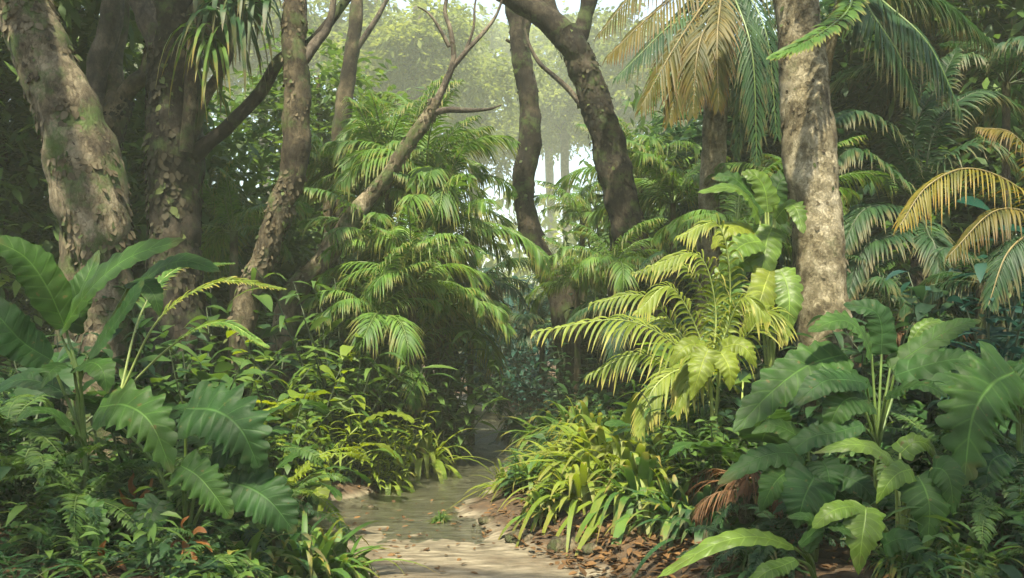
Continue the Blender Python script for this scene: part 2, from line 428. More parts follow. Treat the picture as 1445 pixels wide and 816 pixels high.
M['big_yellow'] = leaf_mat('big_yellow', S3((0.0673, 0.0979, 0.0110), (0.1102, 0.1469, 0.0153), (0.1652, 0.1897, 0.0214)), veins=8, trans=.42, rough=.45, vein_amt=.4, bump=.4, tip=(.09, .07, .02), tip_at=1.38)
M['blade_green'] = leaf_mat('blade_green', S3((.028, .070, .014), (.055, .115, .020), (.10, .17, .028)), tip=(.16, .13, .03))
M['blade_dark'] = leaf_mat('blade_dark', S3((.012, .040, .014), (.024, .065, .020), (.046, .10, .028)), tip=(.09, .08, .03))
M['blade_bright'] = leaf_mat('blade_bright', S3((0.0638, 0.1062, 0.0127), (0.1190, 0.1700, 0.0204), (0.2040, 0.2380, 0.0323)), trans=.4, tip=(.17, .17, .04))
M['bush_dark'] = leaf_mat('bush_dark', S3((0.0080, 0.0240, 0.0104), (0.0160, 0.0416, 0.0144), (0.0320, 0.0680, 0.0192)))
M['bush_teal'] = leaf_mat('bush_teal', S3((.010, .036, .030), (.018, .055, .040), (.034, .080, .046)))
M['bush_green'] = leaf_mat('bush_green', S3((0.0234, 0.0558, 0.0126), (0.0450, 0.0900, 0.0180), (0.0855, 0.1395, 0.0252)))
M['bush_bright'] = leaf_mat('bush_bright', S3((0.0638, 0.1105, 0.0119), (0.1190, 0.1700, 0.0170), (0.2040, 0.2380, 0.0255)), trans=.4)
M['crown_olive'] = leaf_mat('crown_olive', S3((.035, .055, .014), (.060, .088, .020), (.095, .125, .028)), trans=.45)
M['crown_dark'] = leaf_mat('crown_dark', S3((.014, .034, .013), (.026, .054, .018), (.046, .080, .024)), trans=.35)
M['leaf_orange'] = leaf_mat('leaf_orange', S3((.035, .020, .008), (.095, .038, .010), (.19, .085, .018)), trans=.3, rough=.55)
M['leaf_litter'] = leaf_mat('leaf_litter', S3((0.0315, 0.0182, 0.0084), (0.0840, 0.0455, 0.0168), (0.1680, 0.0910, 0.0315)), trans=.1, rough=.75, spec=.2)
M['stalk_green'] = plain_mat('stalk_green', (.075, .12, .025), .45)
M['stalk_pale'] = plain_mat('stalk_pale', (.16, .20, .05), .45)
M['stalk_dark'] = plain_mat('stalk_dark', (.035, .05, .02), .6)
M['stalk_brown'] = plain_mat('stalk_brown', (.10, .065, .03), .7)
M['stalk_gold'] = plain_mat('stalk_gold', (.12, .095, .03), .55)
M['twig'] = plain_mat('twig', (.05, .036, .022), .85)
M['bark_pale'] = bark_mat('bark_pale', [(.15, (.028, .021, .013)), (.42, (.075, .060, .036)), (.62, (.13, .107, .065)), (.88, (.22, .187, .12))], moss_amt=.6, scale=11)
M['bark_brown'] = bark_mat('bark_brown', [(.15, (.020, .016, .010)), (.5, (.058, .046, .026)), (.85, (.125, .102, .060))], moss_amt=.45, scale=12)
M['bark_dark'] = bark_mat('bark_dark', [(.15, (.008, .007, .005)), (.5, (.021, .017, .011)), (.88, (.062, .050, .032))], moss_amt=.45, scale=14)
M['bark_grey'] = bark_mat('bark_grey', [(.15, (.030, .026, .020)), (.5, (.075, .062, .045)), (.88, (.17, .145, .10))], moss_amt=.2, scale=10)
M['bark_palm'] = bark_mat('bark_palm', [(.12, (.045, .034, .019)), (.38, (.115, .095, .053)), (.62, (.22, .19, .115)), (.9, (.35, .31, .21))], moss_amt=.1, scale=13, stretch=.9, depth=.022, rings=3.2)

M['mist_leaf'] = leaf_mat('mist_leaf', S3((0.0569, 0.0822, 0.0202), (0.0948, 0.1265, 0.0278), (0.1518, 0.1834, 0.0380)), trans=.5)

M['flake_pale'] = leaf_mat('flake_pale', S3((0.0244, 0.0185, 0.0107), (0.0683, 0.0561, 0.0317), (0.1268, 0.1073, 0.0683)), trans=.05, rough=.8, spec=.15)
M['flake_dark'] = leaf_mat('flake_dark', S3((.009, .008, .005), (.024, .021, .012), (.055, .048, .028)), trans=.05, rough=.8, spec=.15)
M['flake_moss'] = leaf_mat('flake_moss', S3((.020, .032, .010), (.05, .07, .018), (.09, .11, .03)), trans=.2, rough=.7)
# ------------------------------------------------------------------ the ground, the stream and the air
PY = np.array([-6, 3.0, 5.0, 5.7, 6.6, 7.8, 8.7, 10.4, 12.0, 13.4, 15.6, 18.0, 22.0, 30.0, 220])
PC = np.array([.3, .10, -.12, -.34, -.86, -1.22, -.84, -.62, -.40, -.26, -.12, -.35, -1.6, -5.0, -30])
PW = np.array([.8, .80, .78, .76, .76, .70, .52, .48, .44, .50, .56, .55, .6, .6, .6])
def path_c(y): return np.interp(y, PY, PC)
def path_w(y): return np.interp(y, PY, PW)
def wave(x, y, f, s): return np.sin(x * f + 1.3 * np.sin(y * f * .7 + s) + s) * np.cos(y * f * .9 + 1.1 * np.sin(x * f * .6 - s) + 2 * s)
def ground_h(x, y):
    x = np.asarray(x, float); y = np.asarray(y, float)
    edge = .10 * wave(x, y, 3.1, .4) + .06 * wave(x, y, 7.3, 1.9)
    d = np.abs(x - path_c(y)) - path_w(y) + edge
    bed = -.052 + .066 * smooth(9.0, 5.8, y) + .010 * wave(x, y, 2.3, 5.0) + .004 * wave(x, y, 6.1, 2.2)
    bank = .02 + .16 * smooth(0, .75, d) + .10 * np.clip(d - .4, 0, 4.5) + .05 * wave(x, y, 1.9, .9) * smooth(.2, 1, d)
    far = 1 - .0 * y
    k = smooth(-.06, .16, d)
    return (bed * (1 - k) + bank * k) * far + .012 * wave(x, y, 11.0, 3.3) * k

xs = np.unique(np.round(np.concatenate([np.linspace(-140, -8, 50), np.linspace(-8, -3, 50), np.linspace(-3, 3, 190), np.linspace(3, 8, 50), np.linspace(8, 140, 50)]), 4))
ys = np.unique(np.round(np.concatenate([np.linspace(-5, 3, 24), np.linspace(3, 16, 300), np.linspace(16, 30, 60), np.linspace(30, 212, 70)]), 4))
X, Y_ = np.meshgrid(xs, ys, indexing='ij')
Z = ground_h(X, Y_)
for (i, j) in [(i, j) for i in range(len(xs)) for j in range(len(ys)) if abs(xs[i]) < 4 and 3 < ys[j] < 13]:
    Z[i, j] += .008 * mnoise.fractal(Vector((xs[i] * 5, ys[j] * 5, 1.0)), .9, 2.1, 4)
mb = MB()
k = len(ys)
i, j = np.meshgrid(np.arange(len(xs) - 1), np.arange(k - 1), indexing='ij')
q = (i * k + j).ravel()
mb.add(np.stack([X, Y_, Z], -1), np.stack([q, q + k, q + k + 1, q + 1], 1), np.stack([X, Y_], -1))

def ground_mat():
    m, n, l = newmat('forest_soil')
    tc = n.new("ShaderNodeTexCoord")
    def noise(sc, det=6, ro=.6, src=None):
        z = n.new("ShaderNodeTexNoise"); z.inputs['Scale'].default_value = sc; z.inputs['Detail'].default_value = det; z.inputs['Roughness'].default_value = ro
        l.new(src or tc.outputs['Object'], z.inputs['Vector']); return z
    big = noise(1.3); fine = noise(14, 8, .7)
    mp = n.new("ShaderNodeMapping"); mp.inputs['Scale'].default_value = (1.6, 5.5, 1); mp.inputs['Rotation'].default_value = (0, 0, R(-8)); l.new(tc.outputs['Object'], mp.inputs[0])
    streak = noise(2.6, 7, .68, mp.outputs[0])
    vo = n.new("ShaderNodeTexVoronoi"); vo.inputs['Scale'].default_value = 24; l.new(tc.outputs['Object'], vo.inputs['Vector'])
    soil = ramp(n, [(.25, (.014, .010, .006)), (.5, (.045, .029, .015)), (.75, (.095, .058, .026))]); l.new(fine.outputs[0], soil.inputs[0])
    sand = ramp(n, [(.26, (.030, .025, .016)), (.42, (.080, .067, .043)), (.55, (.145, .124, .082)), (.74, (.25, .22, .155))]); l.new(streak.outputs[0], sand.inputs[0])
    spec = n.new("ShaderNodeMapRange"); spec.inputs['From Min'].default_value = .05; spec.inputs['From Max'].default_value = .3; spec.inputs['To Min'].default_value = .5; l.new(vo.outputs['Distance'], spec.inputs[0])
    sm = n.new("ShaderNodeMixRGB"); sm.blend_type = 'MULTIPLY'; sm.inputs[0].default_value = .55; l.new(sand.outputs[0], sm.inputs[1]); l.new(spec.outputs[0], sm.inputs[2])
    se = n.new("ShaderNodeSeparateXYZ"); l.new(tc.outputs['Object'], se.inputs[0])
    hz = n.new("ShaderNodeMath"); hz.operation = 'MULTIPLY_ADD'; hz.inputs[1].default_value = .10; l.new(big.outputs[0], hz.inputs[0]); l.new(se.outputs[2], hz.inputs[2])
    mk = n.new("ShaderNodeMapRange"); mk.inputs['From Min'].default_value = .062; mk.inputs['From Max'].default_value = .105; l.new(hz.outputs[0], mk.inputs[0])
    wm = n.new("ShaderNodeMapRange"); wm.inputs['From Min'].default_value = -.012; wm.inputs['From Max'].default_value = .016; wm.inputs['To Min'].default_value = .8; l.new(se.outputs[2], wm.inputs[0])
    wet = n.new("ShaderNodeMixRGB"); wet.blend_type = 'MULTIPLY'; wet.inputs[0].default_value = 1; l.new(sm.outputs[0], wet.inputs[1]); l.new(wm.outputs[0], wet.inputs[2]); sm = wet
    mx = n.new("ShaderNodeMixRGB"); l.new(mk.outputs[0], mx.inputs[0]); l.new(sm.outputs[0], mx.inputs[1]); l.new(soil.outputs[0], mx.inputs[2])
    hh = n.new("ShaderNodeMath"); hh.operation = 'ADD'; l.new(fine.outputs[0], hh.inputs[0]); l.new(streak.outputs[0], hh.inputs[1])
    bp = n.new("ShaderNodeBump"); bp.inputs['Strength'].default_value = .6; bp.inputs['Distance'].default_value = .014; l.new(hh.outputs[0], bp.inputs['Height'])
    ro = n.new("ShaderNodeMapRange"); ro.inputs['From Min'].default_value = -.03; ro.inputs['From Max'].default_value = .06; ro.inputs['To Min'].default_value = .35; ro.inputs['To Max'].default_value = .9; l.new(se.outputs[2], ro.inputs[0])
    pr = n.new("ShaderNodeBsdfPrincipled"); pr.inputs['Specular IOR Level'].default_value = .3
    l.new(ro.outputs[0], pr.inputs['Roughness']); l.new(mx.outputs[0], pr.inputs['Base Color']); l.new(bp.outputs[0], pr.inputs['Normal'])
    o = n.new("ShaderNodeOutputMaterial"); l.new(pr.outputs[0], o.inputs[0])
    return m
tag(mb.build('ground', ground_mat()), kind='structure')

def water_mat():
    m, n, l = newmat('shallow_water')
    tc = n.new("ShaderNodeTexCoord")
    mp = n.new("ShaderNodeMapping"); mp.inputs['Scale'].default_value = (1.8, 7.5, 1); mp.inputs['Rotation'].default_value = (0, 0, R(-6)); l.new(tc.outputs['Object'], mp.inputs[0])
    nz = n.new("ShaderNodeTexNoise"); nz.inputs['Scale'].default_value = 1.9; nz.inputs['Detail'].default_value = 5; nz.inputs['Roughness'].default_value = .55; l.new(mp.outputs[0], nz.inputs['Vector'])
    bp = n.new("ShaderNodeBump"); bp.inputs['Strength'].default_value = .8; bp.inputs['Distance'].default_value = .06; l.new(nz.outputs[0], bp.inputs['Height'])
    gl = n.new("ShaderNodeBsdfGlossy"); gl.inputs['Roughness'].default_value = .12; l.new(bp.outputs[0], gl.inputs['Normal'])
    tr = n.new("ShaderNodeBsdfTransparent"); tr.inputs[0].default_value = (.78, .85, .83, 1)
    fr = n.new("ShaderNodeFresnel"); fr.inputs['IOR'].default_value = 1.33; l.new(bp.outputs[0], fr.inputs['Normal'])
    ms = n.new("ShaderNodeMixShader"); l.new(fr.outputs[0], ms.inputs[0]); l.new(tr.outputs[0], ms.inputs[1]); l.new(gl.outputs[0], ms.inputs[2])
    o = n.new("ShaderNodeOutputMaterial"); l.new(ms.outputs[0], o.inputs[0])
    return m
mb = MB()
wy = np.linspace(3.2, 26, 140)
wc, ww = path_c(wy), path_w(wy) + .5
wv = np.stack([np.stack([wc - ww, wy, 0 * wy], 1), np.stack([wc + ww, wy, 0 * wy], 1)], 1)
q = np.arange(len(wy) - 1) * 2
mb.add(wv, np.stack([q, q + 1, q + 3, q + 2], 1), wv[..., :2])
tag(mb.build('stream_water', water_mat()), kind='structure')

# misty air: one closed box around everything, sky outside
mb = MB()
x0, x1, y0, y1, z0, z1 = -145, 145, -9, 216, -1.6, 62
hv = [(x, y, z) for z in (z0, z1) for y in (y0, y1) for x in (x0, x1)]
mb.add(hv, [(0, 2, 3, 1), (4, 5, 7, 6), (0, 1, 5, 4), (2, 6, 7, 3), (0, 4, 6, 2), (1, 3, 7, 5)], np.zeros((8, 2)))
hm, n, l = newmat('mist')
pv = n.new("ShaderNodeVolumePrincipled")
pv.inputs['Color'].default_value = (.90, .98, .78, 1)
pv.inputs['Density'].default_value = 0.0019
pv.inputs['Anisotropy'].default_value = 0.0
o = n.new("ShaderNodeOutputMaterial"); l.new(pv.outputs[0], o.inputs['Volume'])
hz = mb.build('haze', hm)
for p in hz.data.polygons: p.use_smooth = False
tag(hz, kind='stuff')
# ------------------------------------------------------------------ trees
def crown_mesh(name, mat, n_spray, radii, leaf, wid, per=9, lumps=9, seed=0, drop=.5, hollow=.35, lrange=(.28, .5)):
    """sprays of small leaves gathered in uneven clumps; unit is metres around the origin"""
    g = np.random.default_rng(seed)
    radii = np.array(radii)
    lc = g.normal(0, 1, (lumps, 3)); lc = nrm(lc) * g.uniform(.35, .85, (lumps, 1)) * radii
    lr = g.uniform(*lrange, lumps)
    pick = g.integers(0, lumps, n_spray)
    v = nrm(g.normal(0, 1, (n_spray, 3))) * (g.uniform(hollow, 1, (n_spray, 1)) ** .6)
    c = lc[pick] + v * lr[pick][:, None] * radii
    mb = MB()
    d = nrm(v + g.normal(0, .5, v.shape) + np.array([0, 0, -drop * .4]))
    spr = g.uniform(.5, 1.1, n_spray) * leaf * 3.2
    B = np.repeat(c, per, 0); DD = np.repeat(d, per, 0)
    s = np.tile(np.linspace(.05, 1, per), n_spray)
    B = B + DD * (s * np.repeat(spr, per))[:, None] + np.array([0, 0, -1.0]) * (s ** 2 * np.repeat(spr, per) * drop * .5)[:, None]
    side = nrm(np.cross(DD, g.normal(0, 1, DD.shape)))
    D = DD * .7 + side + g.normal(0, .3, DD.shape)
    U = np.array([0, 0, 1.0]) + g.normal(0, .45, DD.shape)
    leaves(mb, B, D, U, leaf * g.uniform(.65, 1.2, len(B)), wid * g.uniform(.7, 1.2, len(B)), droop=.35, rows=3, flatcard=True, peak=.45)
    return mb.mesh(name, mat)

CROWN = {
    'olive': [crown_mesh('crown_olive', M['crown_olive'], 800, (2.3, 2.1, 1.6), .24, .10, seed=s, lumps=11) for s in (1, 2, 3)],
    'dark': [crown_mesh('crown_dark', M['crown_dark'], 800, (2.2, 2.2, 1.8), .24, .10, seed=s, lumps=11) for s in (4, 5, 6)],
    'mist': [crown_mesh('crown_mist', M['mist_leaf'], 620, (2.4, 2.2, 1.5), .20, .10, seed=s, lumps=15, lrange=(.14, .30)) for s in (11, 12, 13, 14)],
    'shade_sparse': [crown_mesh('shade_crown_sparse', M['crown_olive'], 85, (2.0, 1.4, .9), .26, .11, seed=s, lumps=9) for s in (21, 22)],  # thin leaf clumps for the unseen limb added as overhead shade
    'wall': [crown_mesh('crown_wall', M['bush_dark'], 1150, (1.9, 1.7, 2.8), .34, .12, seed=s, lumps=16, per=8) for s in (7, 8)],
    'wallg': [crown_mesh('crown_wallg', M['bush_green'], 1000, (1.9, 1.7, 2.8), .36, .11, seed=s, lumps=14, per=8) for s in (9, 10)],
}

def limb(root, pts, name='branch', mat='bark_dark', seg=10, n=None, rough=.02, seed=0., freq=3., flakes=0, fmat='flake_dark', fsize=.07):
    """pts: (px, py, distance, diameter in photo pixels)"""
    loc = np.array(root.location)
    P = np.array([at(p[0], p[1], p[2]) - loc for p in pts])
    r = np.array([p[3] / 2 / FPX * p[2] for p in pts])
    mb = MB()
    tube(mb, P, r, seg=seg, rough=rough, seed=seed, freq=freq, n=n or max(10, 8 * len(pts)))
    if flakes:
        Q = spline(np.column_stack([P, r]), 200)
        T = nrm(np.gradient(Q[:, :3], axis=0))
        for share, slot, lift in ((.9, 1, .14), (.1, 2, .35)):
            k = int(flakes * share)
            i = rng.integers(0, 199, k); a = rng.uniform(0, 6.283, k)
            S = nrm(np.cross(T[i], [0.31, -0.87, 0.38])); Bn = nrm(np.cross(S, T[i]))
            nn = np.cos(a)[:, None] * S + np.sin(a)[:, None] * Bn
            tang = np.cross(T[i], nn)
            B = Q[i, :3] + nn * (Q[i, 3] * .985 + rng.uniform(-.006, .006, k))[:, None]
            d = -T[i] * rng.uniform(.2, 1, (k, 1)) + tang * rng.normal(0, .6, (k, 1)) + nn * np.abs(rng.normal(0, lift, (k, 1)))
            L = fsize * rng.uniform(.4, 1.3, k)
            leaves(mb, B, d, nn, L, L * rng.uniform(.45, .8, k), droop=rng.uniform(-.1, .25, k), rows=4, fold=.2, slot=slot, peak=.45)
    return mb.build(name, [M[mat], M[fmat], M['flake_moss']] if flakes else M[mat], root)

def crown_at(root, kind, k, pos, scale, name='crown', rz=None):
    loc = np.array(root.location)
    o = link(name, CROWN[kind][k % len(CROWN[kind])], root, np.array(pos) - loc)
    o.scale = scale
    o.rotation_euler = (0, 0, rng.uniform(0, 6.28) if rz is None else rz)
    return o

def tree_root(name, label, px, Y, group=None, cat='tree'):
    x = (px - 722.5) / FPX * Y
    return thing(name, label, cat, (x, Y, float(ground_h(x, Y)) - .05), group=group)

def gpy(px, Y, below=.12):
    """photo row where the ground lies under px at distance Y"""
    x = (px - 722.5) / FPX * Y
    return HOR + (CAMZ - float(ground_h(x, Y)) + below) / Y * FPX

# leaning pale tree with a split foot
t = tree_root('leaning_tree', 'thick pale mottled tree leaning outwards, its foot split in two, above the paddle leaves', 128, 8)
limb(t, [(150, gpy(150, 8), 8, 92), (146, 400, 8, 74), (140, 330, 8, 88), (122, 250, 8, 96), (98, 170, 8, 84), (62, 80, 8, 78), (32, 0, 8, 74), (5, -90, 8, 68), (-30, -220, 8.2, 56)], 'trunk', 'bark_pale', 26, 90, .04, 1., 4., flakes=2600, fmat='flake_pale', fsize=.075)
limb(t, [(106, gpy(106, 8), 7.95, 66), (108, 420, 7.95, 48), (104, 330, 7.98, 46), (104, 250, 8, 50)], 'root', 'bark_brown', 14, 24, .03, 2.)
limb(t, [(60, 85, 7.95, 30), (48, 70, 7.85, 24), (40, 66, 7.78, 8)], 'burl', 'bark_dark', 12, 10, .03, 3.)
crown_at(t, 'olive', 0, at(-60, -420, 8.2), (.8, .8, .5))

lp = np.array(t.location)
mb = MB(); tube(mb, [at(20, -60, 8) - lp, np.array([-4.0, 5.6, 6.6]) - lp, np.array([-2.6, 2.6, 7.3]) - lp, np.array([.2, 1.3, 7.8]) - lp, np.array([2.8, 1.2, 7.9]) - lp], [.16, .14, .11, .08, .04], seg=10, n=50, rough=.03); mb.build('branch', M['bark_pale'], t)  # added unseen limb, carries the leaves that shade the foreground
for k_, p_ in enumerate([(-3.8, .9, 7.6), (1.9, .5, 7.9), (3.2, 1.0, 8.0)]):
    crown_at(t, 'shade_sparse', k_, p_, (1., 1., 1.))  # unseen clumps added overhead to dapple and darken the near plants

# forked brown tree behind it
t = tree_root('forked_tree', 'rust brown forked tree rising behind the pale leaning trunk', 150, 10.5)
limb(t, [(148, gpy(148, 10.5), 10.5, 42), (150, 300, 10.5, 34), (152, 215, 10.5, 34), (164, 160, 10.5, 36), (172, 135, 10.5, 34)], 'trunk', 'bark_brown', 16, 40, .03, 4., flakes=600, fsize=.07)
limb(t, [(168, 150, 10.5, 30), (158, 90, 10.6, 26), (170, 40, 10.7, 22), (176, -40, 10.7, 18)], 'branch', 'bark_brown', 12, 24, .02, 5.)
limb(t, [(134, 130, 10.4, 24), (142, 80, 10.4, 30), (156, 30, 10.4, 32), (168, -60, 10.4, 28)], 'branch', 'bark_grey', 14, 30, .03, 6.)
limb(t, [(150, 190, 10.5, 26), (138, 150, 10.4, 24), (134, 128, 10.4, 23)], 'branch', 'bark_grey', 12, 14, .02, 6.5)
limb(t, [(172, 138, 10.5, 26), (190, 118, 10.4, 24), (207, 102, 10.4, 20), (212, 60, 10.4, 15), (222, -30, 10.4, 12)], 'branch', 'bark_brown', 12, 24, .02, 7.)
crown_at(t, 'olive', 2, at(170, -330, 10.6), (.7, .7, .5))

# dark scaly tree
t = tree_root('scaly_dark_tree', 'very dark thick tree with scaly bark and a bush of hanging leaves under its top', 246, 9.5)
limb(t, [(250, gpy(250, 9.5), 9.5, 98), (248, 420, 9.5, 78), (246, 330, 9.5, 70), (246, 230, 9.5, 76), (245, 150, 9.5, 72), (247, 80, 9.5, 72), (250, 30, 9.5, 66), (262, -60, 9.5, 52), (270, -200, 9.5, 42)], 'trunk', 'bark_dark', 26, 90, .045, 8., 5., flakes=2600, fsize=.085)
limb(t, [(240, 95, 9.45, 44), (222, 48, 9.4, 42), (200, 0, 9.4, 38), (172, -80, 9.4, 32)], 'branch', 'bark_grey', 14, 30, .03, 9.)
limb(t, [(266, 205, 9.45, 22), (284, 150, 9.4, 17), (300, 120, 9.4, 16), (318, 88, 9.3, 15), (330, 40, 9.3, 12), (342, -30, 9.3, 10)], 'branch', 'bark_pale', 12, 36, .015, 10.)
limb(t, [(262, 230, 9.45, 22), (290, 205, 9.4, 21), (322, 178, 9.4, 19), (366, 132, 9.4, 18), (396, 84, 9.4, 17), (438, 62, 9.5, 15), (466, 30, 9.5, 13), (496, -10, 9.6, 11)], 'branch', 'bark_dark', 12, 56, .02, 11.)
limb(t, [(256, 60, 9.45, 30), (276, 20, 9.35, 28), (306, -20, 9.3, 24), (340, -90, 9.3, 20)], 'branch', 'bark_dark', 12, 24, .02, 12.)
limb(t, [(262, 215, 9.3, 18), (268, 150, 9.25, 17), (270, 90, 9.25, 16), (276, 30, 9.25, 14)], 'branch', 'bark_pale', 10, 24, .015, 12.5)
crown_at(t, 'olive', 1, at(230, -430, 9.5), (.7, .7, .5))

# slender sunlit tree
t = tree_root('slender_tree', 'slender tree with flaking bark curving down to its foot, sunlit along one edge', 350, 9.2)
limb(t, [(318, gpy(318, 9.2), 9.2, 44), (346, 430, 9.2, 33), (372, 370, 9.2, 33), (394, 300, 9.2, 36), (414, 240, 9.2, 34), (419, 150, 9.2, 33), (416, 70, 9.2, 33), (416, 0, 9.2, 31), (420, -120, 9.3, 25)], 'trunk', 'bark_brown', 18, 90, .03, 13., 5., flakes=1500, fmat='flake_pale', fsize=.06)
limb(t, [(426, 88, 9.2, 17), (446, 60, 9.25, 15), (462, 40, 9.3, 12), (470, 6, 9.3, 9), (474, -50, 9.3, 7)], 'branch', 'bark_grey', 10, 24, .012, 14.)

# thin brown tree farther on
t = tree_root('thin_brown_tree', 'thin brown tree with one rising side branch, beyond the slender sunlit tree', 474, 15)
limb(t, [(466, gpy(466, 15), 15, 30), (470, 300, 15, 24), (474, 220, 15, 22), (486, 140, 15, 22), (494, 90, 15, 20), (502, 30, 15, 18), (508, -60, 15, 15)], 'trunk', 'bark_brown', 14, 60, .03, 15.)
limb(t, [(497, 78, 15, 10), (516, 50, 15, 9), (534, 22, 15, 7), (552, -12, 15, 5)], 'branch', 'bark_grey', 8, 20, .01, 16.)

# leaning branched tree over the palms
t = tree_root('slanting_tree', 'slanting slim tree with bare forking branches over the palm thicket', 400, 11)
limb(t, [(376, gpy(376, 11), 11, 44), (410, 430, 11, 36), (446, 380, 11, 31), (486, 325, 11, 28), (522, 278, 11, 24), (548, 246, 11, 20), (576, 204, 11, 19), (602, 168, 11, 18), (616, 142, 11, 17)], 'trunk', 'bark_pale', 16, 80, .02, 17., 5., flakes=400, fmat='flake_pale', fsize=.06)
limb(t, [(612, 152, 11, 13), (628, 118, 11, 11), (640, 84, 11, 9), (636, 44, 11, 7), (628, 12, 11, 6), (640, -40, 11, 5)], 'branch', 'bark_grey', 9, 36, .008, 18.)
limb(t, [(638, 96, 11, 8), (660, 70, 11, 7), (684, 44, 11.1, 6), (700, 22, 11.1, 4), (712, -10, 11.1, 3)], 'branch', 'bark_grey', 8, 30, .006, 19.)
limb(t, [(610, 160, 11, 10), (632, 155, 11, 9), (660, 156, 11, 7), (690, 154, 11, 4), (708, 148, 11, 2)], 'branch', 'bark_grey', 8, 30, .006, 20.)
limb(t, [(634, 66, 11, 6), (620, 40, 11, 5), (606, 20, 11, 3), (590, 10, 11, 2)], 'branch', 'bark_grey', 7, 20, .005, 21.)
limb(t, [(656, 74, 11, 5), (668, 40, 11, 4), (670, 8, 11, 3), (676, -20, 11, 2)], 'branch', 'bark_grey', 7, 20, .005, 22.)

# the two trees that frame the mist
t = tree_root('curving_tree', 'slim grey tree with a snaking trunk standing in the middle of the mist', 800, 14)
limb(t, [(816, gpy(816, 14), 14, 48), (796, 426, 14, 42), (778, 392, 14, 36), (757, 350, 14, 34), (742, 300, 14, 33), (738, 252, 14, 33), (748, 200, 14, 31), (746, 140, 14, 29), (736, 90, 14, 26), (732, 50, 14, 25), (724, 10, 14, 22), (712, -70, 14, 19)], 'trunk', 'bark_dark', 18, 110, .03, 23., 4., flakes=500, fsize=.07)
limb(t, [(738, 70, 14, 16), (744, 30, 14, 14), (762, -10, 14, 10), (776, -60, 14, 8)], 'branch', 'bark_dark', 10, 24, .015, 24.)
limb(t, [(733, 62, 14, 6), (722, 60, 14, 5), (714, 56, 14, 4)], 'branch', 'bark_dark', 8, 10, .006, 24.5)


t = tree_root('great_dark_tree', 'great dark tree with crooked trunk and two heavy limbs over the stream', 905, 12.5)
limb(t, [(932, gpy(932, 12.5), 12.5, 74), (915, 420, 12.5, 58), (898, 370, 12.5, 50), (884, 310, 12.5, 47), (866, 240, 12.5, 46), (850, 180, 12.5, 44), (832, 120, 12.5, 42), (814, 75, 12.5, 42), (796, 46, 12.5, 40)], 'trunk', 'bark_dark', 22, 110, .045, 25., 4., flakes=900, fsize=.07)
limb(t, [(806, 60, 12.5, 38), (782, 36, 12.5, 35), (750, 12, 12.5, 31), (712, -10, 12.5, 27), (650, -50, 12.5, 22)], 'branch', 'bark_dark', 16, 40, .03, 26.)
limb(t, [(812, 70, 12.5, 28), (822, 36, 12.5, 27), (832, 0, 12.5, 25), (842, -70, 12.5, 20)], 'branch', 'bark_dark', 14, 30, .03, 27.)
limb(t, [(790, 40, 12.5, 24), (776, 14, 12.5, 22), (768, -30, 12.5, 18)], 'branch', 'bark_dark', 12, 20, .02, 28.)
limb(t, [(842, 168, 12.5, 11), (822, 150, 12.5, 9), (802, 126, 12.5, 8), (780, 106, 12.5, 7), (762, 90, 12.5, 6), (748, 66, 12.5, 5), (740, 40, 12.5, 4)], 'branch', 'bark_grey', 8, 44, .006, 29.)


# tall understory trees that close the view on both sides
def leafy_tree(label, px, Y, top, kind, k, wide, group, low=.6, name='leafy_tree', cx=1):
    t = tree_root(name, label, px, Y, group)
    limb(t, [(px, gpy(px, Y), Y, .30 / Y * FPX), (px + 8, (gpy(px, Y) + top) / 2, Y, .2 / Y * FPX), (px - 4, top, Y, .08 / Y * FPX)], 'trunk', 'bark_brown', 10, 20, .03, px)
    zt = at(px, top, Y)[2]; z0 = float(t.location[2]) + low
    h = zt - z0
    n = max(1, round(h / (3.6 * wide)))
    for i in range(n):
        zc = z0 + h * (i + .5) / n
        crown_at(t, kind, k + i, (t.location.x + rng.normal(0, .3 * wide), Y + rng.normal(0, .3), zc), (wide, wide, h / n / 4.6 * rng.uniform(1., 1.15)))
    return t
GL, GR = 'leafy trees closing the shade behind the trunks', 'leafy trees closing the shade behind the palms'
lt = [
    ('green leafy tree at the very edge beside the leaning pale trunk', -10, 12, -120, 'wallg', 0, 1.0, GL),
    ('dark leafy tree seen between the leaning pale trunk and the forked brown tree', 90, 14.5, 40, 'wallg', 1, 1.1, GL),
    ('green leafy tree seen between the forked brown tree and the scaly dark trunk', 200, 13.5, 170, 'wallg', 1, 1.0, GL),
    ('green leafy tree seen between the scaly dark trunk and the slender sunlit tree', 325, 15, 285, 'wallg', 0, 1.0, GL),
    ('olive leafy tree behind the thin brown tree and its side branch', 452, 18, 110, 'wallg', 0, 1.0, GL),
    ('dark leafy tree behind the gold crowned palm and the thick spotted trunk', 1085, 17, 60, 'wall', 1, 1.1, GR),
    ('green leafy tree just past the thick spotted palm trunk', 1225, 16, 70, 'wallg', 0, 1.1, GR),
    ('blue green leafy tree above the yellowed arching frond', 1330, 14, -90, 'wall', 1, 1.1, GR),
    ('green leafy tree at the far edge beyond the yellowed frond', 1440, 12.5, -120, 'wallg', 0, 1.1, GR),
    ('green leafy tree rising behind the great dark tree towards the gold fronds', 930, 20, 190, 'wallg', 1, 1.0, GR),
]
for lb, px, Y, top, kd, k, w, g in lt:
    leafy_tree(lb, px, Y, top, kd, k, w, g)

